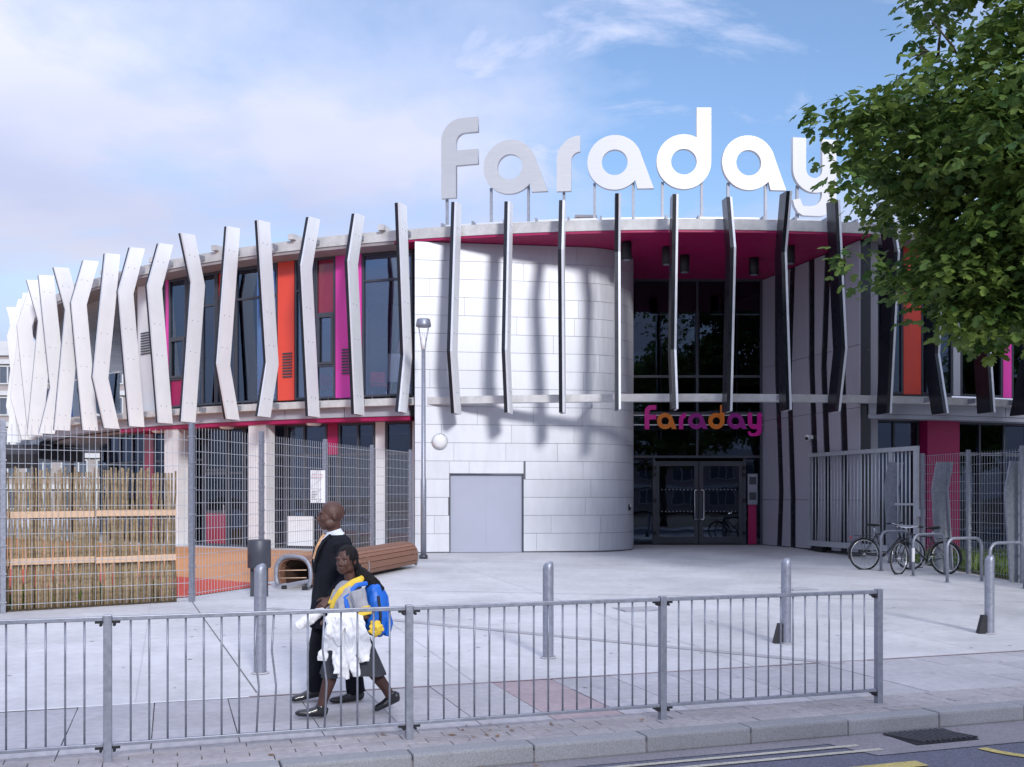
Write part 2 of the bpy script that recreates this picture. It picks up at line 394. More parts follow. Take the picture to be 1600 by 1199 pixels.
g = B()
far = [(-1500, -0.2), (-8.5, -0.2)]
g.add([uv(-1500, -1500, -0.2), uv(1500, -1500, -0.2), uv(1500, 1500, -0.2), uv(-1500, 1500, -0.2)], [(0, 1, 2, 3)])
struct('ground', g, 'soil')
plz = B()
prof = [(VB, 0.0), (VT, 0.42), (70.0, 0.42), (71.0, -0.3)]
for (v0, z0), (v1, z1) in zip(prof, prof[1:]):
    plz.add([uv(-90, v0, z0), uv(90, v0, z0), uv(90, v1, z1), uv(-90, v1, z1)], [(0, 1, 2, 3)])
plz.add([uv(-90, VB, 0.0), uv(90, VB, 0.0), uv(90, VB, -0.3), uv(-90, VB, -0.3)], [(0, 1, 2, 3)])
plaza = struct('plaza', plz, 'concrete')
field = struct('grass_field', strip(70.5, 900, 0.1, 0.1), 'grass')
road = struct('road', strip(-0.6, 6.98, -0.125, -0.125), 'asphalt')
obj('gutter_strip', strip(6.80, 6.99, -0.121, -0.121, -40, 40), 'gutter', road)
opp = struct('opposite_pavement', B().box(uv(0, -2.9, -0.1), (160, 4.6, 0.2), KA), 'slab')

# kerb stones, each a granite block of its own
kerb = struct('kerb', B().box(uv(0, 7.10, -0.12), (80, 0.18, 0.16), KA), 'joint')
random.seed(3)
u = -14.6
first = None
while u < 20:
    L = 0.90
    k = obj('kerb_stone', B().box(uv(u + L/2, 7.105, -0.065), (L - 0.008, 0.205, 0.14), KA), 'granite', kerb, bevel=0.02) if first is None else None
    if first is None: first = k
    else:
        c = first.copy(); COL.objects.link(c); c.parent = None
        base = WM[first.name].copy(); base.translation += uv(u - u_first, 0, random.uniform(-0.004, 0.004)) 
        place(c, base, kerb)
    if first is k: u_first = u
    u += L
# footway: bedding, setts behind the kerb, slabs
footway = struct('pavement', strip(7.19, VB, -0.022, -0.022, -60, 60), 'joint')
def pieces(name, m, parent, u0, u1, v0, du, dv, rows, gap, stag, jit=0.003, only=None):
    protos = {}
    for r in range(rows):
        uu = u0 + (stag * du if r % 2 else 0)
        i = 0
        while uu < u1:
            mm = m(uu, r) if callable(m) else m
            c = uv(uu + du/2, v0 + dv * (r + 0.5), -0.02)
            M = Matrix.Translation(c + Vector((0, 0, random.uniform(-jit, jit)))) @ Matrix.Rotation(KA + random.uniform(-1, 1) * 0.004, 4, 'Z')
            if mm not in protos:
                o = obj(name, B().box((0, 0, 0.01), (du - gap, dv - gap, 0.02)), mm, parent, bevel=0.004)
                protos[mm] = o.data; WM[o.name] = M; o.matrix_parent_inverse = WM[parent.name].inverted(); o.matrix_basis = M
            else:
                o = bpy.data.objects.new(name, protos[mm]); COL.objects.link(o); place(o, M, parent)
            uu += du; i += 1
pieces('sett', 'sett', footway, -7.0, 13.0, 7.215, 0.32, 0.142, 4, 0.006, 0.5)
pieces('paving_slab', lambda uu, r: 'slab_red' if 2.60 < uu < 3.3 else 'slab', footway, -8.2, 13.0, 7.79, 0.62, 0.585, 3, 0.008, 0.0)
obj('edging_strip', strip(9.50, 9.56, 0.004, 0.004, -40, 0.66), 'white_wall', footway)
obj('edging_strip', strip(9.515, 9.555, 0.004, 0.004, 0.67, 40), 'slab_red', footway)
# road paint
obj('yellow_line', strip(6.66, 6.715, -0.117, -0.117, -40, 5.05), 'pale_paint', road)
obj('yellow_line', strip(6.50, 6.555, -0.117, -0.117, -40, 5.15), 'pale_paint', road)
obj('bay_line', strip(6.02, 6.16, -0.117, -0.117, 3.55, 5.15), 'yellow_paint', road)
arcm = B(); pa = []
for i in range(13):
    a = R(185 + i * 8)
    for rr in (0.50, 0.59): p = uv(6.44 + rr*math.cos(a), 6.36 + rr*math.sin(a), -0.117); pa.append(p)
arcm.add(pa, [(2*i, 2*i+1, 2*i+3, 2*i+2) for i in range(12)])
obj('curved_mark', arcm, 'yellow_paint', road)
obj('patch', B().add([uv(5.0, 6.38, -0.1195), uv(6.9, 6.38, -0.1195), uv(7.2, 6.97, -0.1195), uv(4.8, 6.97, -0.1195)], [(0, 1, 2, 3)]), 'gutter', road)
# drain
dr = thing('drain_grate', uv(5.78, 6.74, -0.119), 'dark cast iron drain grate set in the road beside the kerb', 'drain')
obj('frame', B().box(uv(5.78, 6.74, -0.128), (0.60, 0.40, 0.03), KA), 'black_metal', dr)
for i in range(11):
    obj('grate_bar', B().box(uv(5.53 + i * 0.05, 6.74, -0.106), (0.026, 0.36, 0.014), KA + 0.35), 'cast_iron', dr)

# plaza joints and inlaid dark strip
for a, b, w in (((-1.39 - 2.2, 13.9 + 1.25), (3.6, 11.12), 0.16),):
    obj('inlaid_strip', line_sheet(a, b, w, 0.005), 'slab', plaza)
for a, b in (((-4.95, 15.83), (-2.35, 9.43)), ((-2.4, 23.35), (8.6, 21.9)), ((-3.3, 17.6), (8.9, 16.6))):
    obj('expansion_joint', line_sheet(a, b, 0.014, 0.004), 'joint', plaza)
for i in range(-3, 5):       # faint saw cuts square to the street
    p_, q_ = uv(i * 3.1 - 0.3, VB + 0.05), uv(i * 3.1 - 0.3, 22.6)
    if i > -3: obj('saw_cut', line_sheet((p_.x, p_.y), (q_.x, q_.y), 0.007, 0.003), 'slab', plaza)
for v_ in (13.1, 16.7, 20.2):
    p_, q_ = uv(-1.6 if v_ > 15 else -5, v_), uv(13, v_)
    obj('saw_cut', line_sheet((p_.x, p_.y), (q_.x, q_.y), 0.007, 0.0035), 'slab', plaza)
def cover(x, y, w, d_, label):
    z = gz(x, y); t = thing('access_cover', (x, y, z), label, 'access cover')
    obj('frame', B().box((x, y, z + 0.001), (w + 0.06, d_ + 0.06, 0.014), KA), 'galv_dull', t); obj('lid', B().box((x, y, z + 0.004), (w, d_, 0.014), KA), 'slab', t)
cover(1.9, 15.4, 0.6, 0.45, 'flat square access cover in the plaza paving left of centre')
cover(5.1, 18.3, 0.45, 0.45, 'flat access cover in the plaza paving before the entrance')
random.seed(77); gm = B()
for i in range(260):         # chewing-gum spots and small marks
    x, y = random.uniform(-5, 11), random.uniform(9.6, 24)
    if x < -2 and y > 14: continue
    r_ = random.uniform(0.012, 0.03); z = gz(x, y) + 0.0045; a0_ = random.uniform(0, 6)
    gm.add([(x + r_*random.uniform(0.7, 1.2)*math.cos(a0_ + k*0.898), y + r_*random.uniform(0.7, 1.2)*math.sin(a0_ + k*0.898), z) for k in range(7)], [tuple(range(7))])
gum = obj('gum_spots', gm, 'slab', plaza); gum['kind'] = 'stuff'
# playground: orange floor with a red zone by the fence corner
FA, FB, FD = Vector((-7.16, 14.4)), Vector((-4.94, 15.8)), Vector((-2.45, 24.7))
FL = FA + (FA - FB) * 3.2
fdir = (FB - FA).normalized(); FN = Vector((-fdir.y, fdir.x)) * 0.55
FLi, FBi = FL + FN, FB + fdir * 0.05 + FN * 1.02
pg = obj('playground', sheet([FLi, FBi, FD + Vector((-0.1, 0.1)), (-4.5, 26.2), (-9.5, 28.9), (-17.5, 35.5), (-30, 35)], 0.006), 'orange_floor'); pg['kind'] = 'structure'
obj('red_zone', sheet([FLi, FBi, FB + (FD - FB) * 0.27, (-6.28, 19.32), (-9.5, 20.5), (-22, 19)], 0.011), 'red_floor', pg)

sb = obj('screen_bed', sheet([FL + FN * 0.15, FB + FN * 0.15 - fdir * 0.2, FB + FN * 0.98 - fdir * 0.2, FL + FN * 0.98], 0.006), 'soil'); sb['kind'] = 'structure'
# ------------------------------------------------------------------ far block of flats
def flats(label, x0, x1, y, z1, storeys, nwin, flip=1):
    t = thing('block_of_flats', ((x0 + x1)/2, y, 0.0), label, 'building')
    obj('wall', B().box(((x0 + x1)/2, y + 6*flip, z1/2), (x1 - x0, 12, z1)), 'flat_brick', t)
    obj('parapet', B().box(((x0 + x1)/2, y + 6*flip, z1 + 0.45), (x1 - x0 + 0.4, 12.4, 1.1)), 'flat_white', t)
    h = (z1 - 0.8) / storeys; w = (x1 - x0) / nwin
    wf = pf = None
    for s_ in range(storeys):
        obj('band', B().box(((x0 + x1)/2, y - 0.12*flip, 0.5 + s_*h + h*0.88), (x1 - x0, 0.25, 0.35)), 'flat_white', t)
        for i in range(nwin):
            c = Vector((x0 + w*(i + 0.5), y, 0.6 + s_*h))
            if wf is None:
                m = B()
                for dxx in (-w*0.36, -w*0.12, w*0.12, w*0.36): m.box((dxx, -0.06*flip, h*0.42), (0.1, 0.12, h*0.56))
                for dz in (h*0.14, h*0.70): m.box((0, -0.061*flip, dz), (w*0.74, 0.124, 0.1))
                wf = obj('window', m, 'flat_white', t); base = WM[wf.name].copy()
                pm = B().box((0, -0.025*flip, h*0.42), (w*0.70, 0.04, h*0.54)); pf = obj('pane', pm, 'flat_glass', wf); pbase = WM[pf.name].copy()
                a, b = wf, pf
            else:
                a = bpy.data.objects.new('window', wf.data); COL.objects.link(a)
                b = bpy.data.objects.new('pane', pf.data); COL.objects.link(b)
            T = Matrix.Translation(c)
            a.parent = None; place(a, T @ base, t); b.parent = None; place(b, T @ pbase, a)
    return t
flats('grey brick block of flats far off, left of the white fins', -66, -30, 80, 13.0, 5, 13)
flats('pale low block of flats seen under the building overhang', -33, -8, 92, 8.6, 3, 10)
flats('unseen brick block of flats added across the road to darken the glass reflections', -70, 82, -62, 6.8, 2, 36, flip=-1)  # out of view; added to darken the low reflection in the entrance glass
random.seed(15); lv = B()
for i in range(46):
    u_ = random.choice((random.uniform(-5, 9), random.gauss(2.2, 0.3), random.gauss(-2.5, 0.25))); v_ = random.choice((random.uniform(7.3, 7.8), random.uniform(6.84, 6.97)))
    c_ = uv(u_, v_, 0.006 if v_ > 7.0 else -0.112); a_ = random.uniform(0, 6.28); r_ = random.uniform(0.015, 0.04); tl_ = random.uniform(0, 0.015)
    lv.add([c_ + Vector((r_*math.cos(a_), r_*math.sin(a_), tl_)), c_ + Vector((r_*0.5*math.cos(a_ + 1.5), r_*0.5*math.sin(a_ + 1.5), 0)), c_ + Vector((-r_*math.cos(a_), -r_*math.sin(a_), tl_)), c_ + Vector((r_*0.5*math.cos(a_ - 1.5), r_*0.5*math.sin(a_ - 1.5), 0.004))], [(0, 1, 2, 3)])
mat('dry_leaf', (0.22, 0.12, 0.06), 0.8, var=0.3, scale=30)
fl = obj('fallen_leaves', lv, 'dry_leaf'); fl['kind'] = 'stuff'; tag(fl, 'scattered dry leaves and litter along the kerb', 'leaves')
# ------------------------------------------------------------------ the school building
GZ = 0.42
bld = thing('school_building', (CX, 25.6, GZ), 'round two-storey school building wrapped in bent white vertical fins', 'building')
PH0, PH1 = -80.0, 34.0
# roof, slabs
obj('roof_slab', B().arc(2.0, 25.0, -105, 45, 8.26, 8.52, 80), 'roof_edge', bld)
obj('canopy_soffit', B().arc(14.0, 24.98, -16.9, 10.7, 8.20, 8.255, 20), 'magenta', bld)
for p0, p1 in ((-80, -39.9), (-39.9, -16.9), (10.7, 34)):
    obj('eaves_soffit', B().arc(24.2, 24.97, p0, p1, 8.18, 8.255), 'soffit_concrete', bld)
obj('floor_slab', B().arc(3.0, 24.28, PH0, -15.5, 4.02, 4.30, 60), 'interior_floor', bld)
obj('floor_slab', B().arc(3.0, 24.28, 11.3, PH1, 4.02, 4.30, 30), 'interior_floor', bld)
for p0, p1 in ((-80, -16.2), (10.6, 34)):
    n = int((p1 - p0) / 4)
    for i in range(n):
        a, b = p0 + (p1 - p0) * i / n, p0 + (p1 - p0) * (i + 1) / n
        obj('fascia_panel', B().arc(24.30, 24.72, a + 0.02, b - 0.02, 3.88, 4.29, 3), 'fascia', bld)
    obj('fascia_trim', B().arc(24.25, 24.68, max(p0, -41), p1, 3.77, 3.875), 'magenta' if p0 < 0 else 'fascia', bld)
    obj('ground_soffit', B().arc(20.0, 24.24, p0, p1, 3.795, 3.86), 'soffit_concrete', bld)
obj('ring_beam', B().arc(24.73, 24.95, -80, -16.0, 4.13, 4.31, 50), 'roof_edge', bld)
obj('ring_beam', B().arc(24.73, 24.95, -15.96, 34, 4.13, 4.31, 40), 'roof_edge', bld)
for p in range(-78, 34, 6):
    if -16 < p < 11: continue
    obj('roof_bracket', B().arc(24.7, 25.12, p + 0.2, p + 0.6, 8.525, 8.66, 1), 'roof_edge', bld)
for p in (-11.5, -5.5, 0.4, 6.3):   # struts holding the free beam in front of the entrance
    a = pol(24.75, p, 4.22); b = pol(24.75 - (1.0 if p < -9 else 1.5 if p < 0 else 5.0), p, 4.12)
    if p < 0: obj('beam_strut', B().bar(a, b, 0.05), 'steel', bld)
# interior walls
obj('inner_wall', B().arc(17.4, 17.6, -80, -16.5, 4.31, 8.25, 40), 'interior_wall', bld)
obj('inner_wall', B().arc(19.4, 19.6, -80, -16.5, 0.43, 3.77, 40), 'interior_wall', bld)
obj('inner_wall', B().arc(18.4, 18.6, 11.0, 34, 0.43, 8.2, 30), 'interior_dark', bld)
obj('cross_wall', B().arc(17.65, 24.1, -37.4, -37.2, 4.31, 8.2, 1), 'white_wall', bld)
obj('cross_wall', B().arc(17.65, 24.1, -16.6, -16.3, 0.43, 8.2, 1), 'white_wall', bld)
obj('cross_wall', B().arc(17.65, 24.1, -31.4, -31.25, 4.31, 8.2, 1), 'white_wall', bld)

def window(p0, p1, z0, z1, tr=(), mu=(), rg=24.3, glass='window_glass', special=None, fw=0.055):
    """frame ring + transoms (z) + mullions (deg); panes are sub-parts"""
    da = math.degrees(fw / rg); m = B(); r0, r1 = rg - 0.05, rg + 0.05
    m.arc(r0, r1, p0, p1, z0, z0 + fw); m.arc(r0, r1, p0, p1, z1 - fw, z1)
    cols = [p0] + list(mu) + [p1]
    for i, p in enumerate(cols):
        a, b = (p, p + da) if i == 0 else (p - da, p) if i == len(cols) - 1 else (p - da/2, p + da/2)
        m.arc(r0 - 0.002, r1 + 0.003, a, b, z0 + fw, z1 - fw, 1)
    rows = [z0] + list(tr) + [z1]
    for z in tr: m.arc(r0 + 0.003, r1 - 0.003, p0 + da, p1 - da, z - fw/2, z + fw/2)
    w = obj('window', m, 'frame_grey', bld)
    for a, b in zip(cols, cols[1:]):
        for k, (za, zb) in enumerate(zip(rows, rows[1:])):
            gm = (special or {}).get(k, glass)
            obj('pane', B().arc(rg - 0.008, rg + 0.006, a + da*0.6, b - da*0.6, za + fw*0.6, zb - fw*0.6), gm, w)
            if special and special.get('open') == k:
                q = B(); d = 0.07; dd = math.degrees(d / rg)
                q.arc(rg + 0.02, rg + 0.075, a + da, b - da, za + 0.03, za + 0.03 + d); q.arc(rg + 0.02, rg + 0.075, a + da, b - da, zb - 0.03 - d, zb - 0.03)
                q.arc(rg + 0.021, rg + 0.073, a + da, a + da + dd, za + 0.03 + d, zb - 0.03 - d); q.arc(rg + 0.021, rg + 0.073, b - da - dd, b - da, za + 0.03 + d, zb - 0.03 - d)
                obj('opening_sash', q, 'frame_grey', w)
    return w
def panel(p0, p1, z0, z1, m, vent=None, rg=24.3, name='cladding_panel', label=None):
    o = obj(name, B().arc(rg - 0.06, rg + 0.055, p0, p1, z0, z1), m, bld)
    if label: o['label'] = label
    if vent:
        v = B(); a, b, za, zb = vent; n = 9
        for i in range(n): v.arc(rg + 0.05, rg + 0.085, a, b, za + (zb - za)*i/n, za + (zb - za)*(i + 0.45)/n, 1)
        vo = obj('vent_grille', v, 'frame_grey', o)
    return o
ZS, ZH = 4.43, 8.17
window(-19.72, -16.35, ZS, ZH, tr=(7.45,))
panel(-21.57, -19.75, ZS, ZH, 'magenta_panel', vent=(-21.1, -20.1, 5.05, 5.75), label='pink cladding panel with a vent grille')
window(-23.03, -21.6, ZS, ZH, tr=(5.30, 6.68), special={2: 'crimson_glass', 'open': 1})
window(-24.6, -23.06, ZS, ZH, tr=(7.35,))
panel(-25.92, -24.65, ZS, ZH, 'red_panel', vent=(-25.5, -24.8, 5.05, 5.75), label='orange red cladding panel with a vent grille')
window(-29.5, -25.96, ZS, ZH, tr=(7.30,))
window(-31.24, -29.55, ZS, ZH, tr=(6.75,), special={1: 'red_panel'}, mu=(-30.6,))
window(-34.2, -31.28, ZS, ZH, tr=(7.25,), mu=(-32.6,))
window(-36.1, -34.24, ZS, ZH, tr=(5.25, 6.45), special={0: 'magenta', 'open': 1})
panel(-36.45, -36.14, ZS, ZH, 'magenta_panel')
window(-37.3, -36.49, ZS, ZH)
panel(-39.9, -37.34, ZS - 0.05, ZH, 'white_panel', vent=(-39.4, -38.0, 6.1, 6.8), label='white cladding panel with a vent grille')
# terrace at the far left: recessed glazing and glass balustrade
obj('terrace_wall', B().arc(19.9, 24.25, -40.2, -39.95, 4.31, 8.17, 1), 'dark_grey', bld)
for i in range(9):
    a = -77 + i * 4.1
    window(a, a + 4.05, 4.35, 8.1, tr=(6.9,), mu=(a + 2,), rg=20.6)
for i in range(13):
    a = -78 + i * 2.9
    o = obj('balustrade_pane', B().arc(24.80, 24.815, a + 0.1, a + 2.75, 4.42, 5.55, 2), 'balustrade_glass', bld)
    for z in (4.7, 5.1, 5.45): obj('clamp', B().arc(24.76, 24.85, a + 0.0, a + 0.14, z, z + 0.06, 1), 'steel', o)
obj('balustrade_rail', B().arc(24.78, 24.84, -78, -40.3, 5.56, 5.60, 30), 'steel', bld)
# upper right facade
window(11.6, 13.34, ZS, ZH, tr=(7.3,), glass='shade_glass')
panel(13.36, 14.54, ZS, ZH, 'red_panel')
window(14.58, 16.8, ZS, ZH, tr=(7.3,), glass='shade_glass')
panel(16.83, 17.34, ZS, ZH, 'fascia')
window(17.38, 20.6, ZS, ZH, tr=(7.3,), mu=(19.0,), glass='shade_glass')
panel(20.64, 21.32, ZS, ZH, 'magenta_panel')
window(21.36, 25.4, ZS, ZH, tr=(7.3,), mu=(23.4,), glass='shade_glass')
panel(25.44, 26.4, ZS, ZH, 'red_panel')
window(26.44, 33.9, ZS, ZH, tr=(7.3,), mu=(28.9, 31.4), glass='shade_glass')
# ground floor, left of the drum
G0, G1 = GZ + 0.004, 3.79
def gwin(*a, **k): k.setdefault('glass', 'ground_glass'); k.setdefault('rg', 24.0); return window(*a, **k)
gwin(-18.45, -16.7, G0, G1, tr=(2.95, 1.35), mu=())
panel(-19.15, -18.5, G0, G1, 'white_panel', rg=24.0)
gwin(-21.8, -19.2, G0, G1, tr=(2.95,), mu=(-20.4,))
panel(-22.6, -21.85, 2.95, G1, 'magenta', rg=24.0)
gwin(-22.6, -21.85, G0, 2.93)
gwin(-25.8, -22.65, G0, G1, tr=(2.95,), mu=(-24.4,))
gwin(-29.4, -25.85, G0, G1, tr=(2.95,), mu=(-27.4,))
gwin(-30.9, -29.45, G0, G1, tr=(2.5,), mu=())
# red-panelled door in the ground floor
d = obj('side_door', B().arc(23.95, 24.06, -33.15, -30.95, G0, 2.55), 'frame_grey', bld)
obj('lower_panel', B().arc(24.062, 24.075, -32.95, -31.1, 0.5, 1.35), 'crimson_glass', d)
obj('pane', B().arc(24.062, 24.075, -32.95, -31.1, 1.45, 2.45), 'shade_glass', d)
obj('handle', B().bar(pol(24.11, -31.15, 1.35), pol(24.11, -31.15, 1.60), 0.03), 'steel', d)
gwin(-33.15, -30.95, 2.57, G1)
gwin(-36.0, -33.2, G0, G1, tr=(2.9,), mu=(-34.6,))
gwin(-39.0, -36.05, G0, G1, tr=(2.9,), mu=(-37.4,))
panel(-40.2, -39.05, G0, G1, 'crimson_glass', rg=24.0)
gwin(-46.0, -40.25, G0, G1, tr=(2.9,), mu=(-42.0, -44.0))
gwin(-62.0, -46.2, G0, G1, tr=(2.9,), mu=(-49, -52, -55, -58), rg=22.6, glass='shade_glass')
for p in (-27.03, -34.95):      # white blade columns under the overhang
    obj('column', B().arc(24.26, 24.64, p - 0.72, p + 0.72, GZ, 3.80, 2), 'white_wall', bld, bevel=0.02)
obj('notice_panel', B().arc(24.09, 24.13, -25.55, -23.6, 0.50, 1.30, 1), 'paper', bld)
for p in (-36.9, -23.0, -30.0):
    obj('ceiling_light', B().rev([(0.02, 0), (0.16, 0.01), (0.2, 0.05), (0.2, 0.10)], pol(24.45, p, 3.70)), 'white_panel', bld)
# ground floor right
gwin(11.5, 14.95, G0, G1, tr=(2.95,), mu=(13.2,), glass='shade_glass')
obj('pilaster', B().arc(23.9, 24.35, 15.0, 17.3, GZ, 3.80, 3), 'magenta', bld)
gwin(17.35, 33.9, G0, G1, tr=(2.95,), mu=(19.5, 21.5, 23.5, 26, 29, 31.5), glass='shade_glass')

# ---- the drum of metal shingles
path = []
P0, P1 = Vector((-2.42, 25.5)), Vector((1.85, 26.1))
n = 12
for i in range(n + 1): path.append(P0.lerp(P1, i / n))
a0 = math.atan2(P1.y - P0.y, P1.x - P0.x); rr = 1.66
cc = P1 + Vector((-math.sin(a0), math.cos(a0))) * rr
for i in range(1, 25):
    a = a0 - math.pi/2 + (math.pi/2 - a0 + 0.12) * i / 24
    path.append(cc + Vector((math.cos(a), math.sin(a))) * rr)
path.append(Vector((path[-1].x - 0.16, 30.05)))
cum = [0.0]
for a, b in zip(path, path[1:]): cum.append(cum[-1] + (b - a).length)
def at_s(s_):
    s_ = max(0, min(cum[-1], s_))
    for i in range(len(path) - 1):
        if s_ <= cum[i + 1]:
            t_ = (s_ - cum[i]) / (cum[i + 1] - cum[i]); p = path[i].lerp(path[i + 1], t_); d_ = (path[i + 1] - path[i]).normalized()
            return p, Vector((d_.y, -d_.x))
def curved(s0, s1, z0, z1, off0, off1, step=0.16):
    k = max(1, int((s1 - s0) / step)); vs_ = []; fs = []
    for i in range(k + 1):
        p, nn = at_s(s0 + (s1 - s0) * i / k)
        for o_, z_ in ((off0, z0), (off1, z0), (off1, z1), (off0, z1)): vs_.append((p.x + nn.x*o_, p.y + nn.y*o_, z_))
    for i in range(k):
        for j in range(4): fs.append((i*4 + j, i*4 + (j + 1) % 4, (i + 1)*4 + (j + 1) % 4, (i + 1)*4 + j))
    fs.append((3, 2, 1, 0)); o_ = k*4; fs.append((o_, o_ + 1, o_ + 2, o_ + 3))
    return B().add(vs_, fs)
DS0, DS1, DZ = 0.86, 2.74, GZ + 2.08
dm_ = curved(0.0, DS0, GZ - 0.05, 8.2, -0.30, -0.02); q_ = curved(DS0, DS1, DZ - 0.09, 8.2, -0.30, -0.02); dm_.add(q_.v, q_.f); q_ = curved(DS1, cum[-1], GZ - 0.05, 8.2, -0.30, -0.02); dm_.add(q_.v, q_.f)
drum = obj('metal_drum', dm_, 'zinc_back', bld)
drum['label'] = 'curved wall of pale metal shingles'
H = (8.19 - GZ - 0.03) / 17
DS0, DS1, DZ = 0.86, 2.74, GZ + 2.08
random.seed(11)
for c in range(17):
    z0 = GZ + 0.03 + c * H; z1 = z0 + H - 0.009
    s_ = -random.uniform(0.1, 1.4); cuts = [0.0]
    while s_ < cum[-1]:
        s_ += random.uniform(1.25, 2.1)
        if 0.35 < s_ < cum[-1] - 0.3: cuts.append(s_)
    cuts.append(cum[-1])
    for a, b in zip(cuts, cuts[1:]):
        segs = [(a, b)]
        if z0 < DZ:
            segs = [(max(a, lo), min(b, hi)) for lo, hi in ((0, DS0), (DS1, cum[-1])) if min(b, hi) - max(a, lo) > 0.05]
        for sa, sb in segs:
            o = obj('shingle', curved(sa + 0.003, sb - 0.003, z0, z1, -0.018 + random.uniform(0, 0.002), random.uniform(0.0, 0.003)), 'zinc', drum, smooth=False)
        if z0 < DZ < z1 and min(b, DS1) - max(a, DS0) > 0.05:
            obj('shingle', curved(max(a, DS0) + 0.003, min(b, DS1) - 0.003, DZ - 0.085, z1, -0.018, 0.001), 'zinc', drum, smooth=False)
# service door in the drum
sd = obj('service_door', curved(DS0 + 0.03, DS1 - 0.03, GZ + 0.01, DZ - 0.12, -0.10, -0.07), 'door_grey', bld)
sd['label'] = 'plain grey double service door in the metal wall'
obj('meeting_strip', curved((DS0 + DS1)/2 - 0.012, (DS0 + DS1)/2 + 0.012, GZ + 0.015, DZ - 0.125, -0.069, -0.064), 'door_grey', sd)
fr = curved(DS0, DS0 + 0.03, GZ + 0.005, DZ - 0.09, -0.1, 0.004); obj('door_frame', fr, 'frame_grey', sd)
obj('door_frame', curved(DS1 - 0.03, DS1, GZ + 0.005, DZ - 0.09, -0.1, 0.004), 'frame_grey', sd)
obj('door_frame', curved(DS0 + 0.031, DS1 - 0.031, DZ - 0.115, DZ - 0.085, -0.1, 0.005), 'frame_grey', sd)
# bulkhead light
p, nn = at_s(0.62); q = Vector((p.x, p.y, 3.21)) + Vector((nn.x, nn.y, 0)) * 0.0
def disc_on_wall(name, c, nrm, prof, m, parent):
    mb = B().rev(prof, (0, 0, 0), 28); qn = Vector((nrm.x, nrm.y, 0)).to_track_quat('Z', 'Y').to_matrix().to_4x4()
    mb.v = [Matrix.Translation(c) @ qn @ v for v in mb.v]; return obj(name, mb, m, parent)
bl = disc_on_wall('bulkhead_light', q, nn, [(0.20, 0.0), (0.20, 0.05), (0.185, 0.07)], 'steel', None)
tag(bl, 'round wall light on the metal wall above the service door', 'lamp')
disc_on_wall('diffuser', q, nn, [(0.175, 0.071), (0.165, 0.10), (0.10, 0.125), (0.01, 0.135)], 'white_panel', bl)
p, nn = at_s(cum[-1] - 3.15)
kb = obj('keypad', B().box((p.x + nn.x*0.02, p.y + nn.y*0.02, 1.55), (0.08, 0.05, 0.16), math.atan2(nn.x, -nn.y)), 'black_metal'); tag(kb, 'small black keypad on the curved metal wall near the entrance', 'keypad')
obj('button_plate', B().box((p.x + nn.x*0.048, p.y + nn.y*0.048, 1.60), (0.05, 0.008, 0.07), math.atan2(nn.x, -nn.y)), 'paper', kb)

# ---- entrance recess
EX0, EX1, EY = 3.48, 7.32, 30.0
def pane_wall(name, cells, z0, z1, m, parent):
    for a, b in cells: obj(name, B().box(((a + b)/2, EY, (z0 + z1)/2), (b - a, 0.014, z1 - z0)), m, parent)
m = B()
for x in (EX0 + 0.03, 5.42, EX1 - 0.03): m.box((x, EY, (3.02 + 8.2)/2), (0.06, 0.12, 8.2 - 3.02))
for z in (3.0, 4.28, 5.35, 8.17): m.box(((EX0 + EX1)/2, EY + 0.001, z), (EX1 - EX0, 0.11, 0.07))
for x in (EX0 + 0.03, 4.15, 6.80, EX1 - 0.03): m.box((x, EY + 0.002, (GZ + 2.96)/2), (0.07, 0.12, 2.96 - GZ))
ew = obj('entrance_screen', m, 'frame_grey', bld)
for za, zb in ((3.04, 4.24), (4.32, 5.31), (5.39, 8.13)):
    pane_wall('pane', ((EX0 + 0.06, 5.39), (5.45, EX1 - 0.06)), za, zb, 'entrance_glass', ew)
pane_wall('pane', ((EX0 + 0.065, 4.11), (6.84, EX1 - 0.065)), GZ + 0.05, 2.94, 'entrance_glass', ew)
for x0, x1, hx in ((4.19, 5.455, 5.33), (5.475, 6.76, 5.60)):
    dm = B()
    for x in (x0 + 0.06, x1 - 0.06): dm.box((x, EY - 0.01, GZ + 1.24), (0.12, 0.06, 2.42))
    dm.box(((x0 + x1)/2, EY - 0.011, GZ + 0.14), (x1 - x0 - 0.24, 0.058, 0.2)); dm.box(((x0 + x1)/2, EY - 0.011, GZ + 2.38), (x1 - x0 - 0.24, 0.058, 0.14))
    do = obj('entrance_door', dm, 'dark_grey', bld)
    obj('pane', B().box(((x0 + x1)/2, EY - 0.01, GZ + 1.275), (x1 - x0 - 0.24, 0.012, 2.07)), 'entrance_glass', do)
    hz = GZ + 1.18; off = 0.11 if hx < 5.46 else -0.11
    obj('pull_handle', B().tube([(hx + off, EY - 0.04, hz + 0.42), (hx + off*0.9, EY - 0.12, hz + 0.42), (hx + off*0.2, EY - 0.13, hz + 0.43), (hx, EY - 0.13, hz + 0.40), (hx, EY - 0.13, hz - 0.40), (hx + off*0.2, EY - 0.13, hz - 0.43), (hx + off*0.9, EY - 0.12, hz - 0.42), (hx + off, EY - 0.04, hz - 0.42)], 0.02, 8), 'chrome', do)
    for hzz in (0.35, 1.3, 2.05, 2.25):
        xx = x0 - 0.02 if hx < 5.46 else x1 + 0.02
        obj('hinge', B().box((xx, EY - 0.07, GZ + hzz), (0.09, 0.06, 0.11)), 'black_metal', do)
    dots = B()
    for zz in (0.98, 1.62):
        for i in range(9): dots.box((x0 + 0.2 + i*0.108, EY - 0.019, GZ + zz), (0.03, 0.004, 0.03))
    obj('safety_dots', dots, 'galv_dull', do)['kind'] = 'stuff'
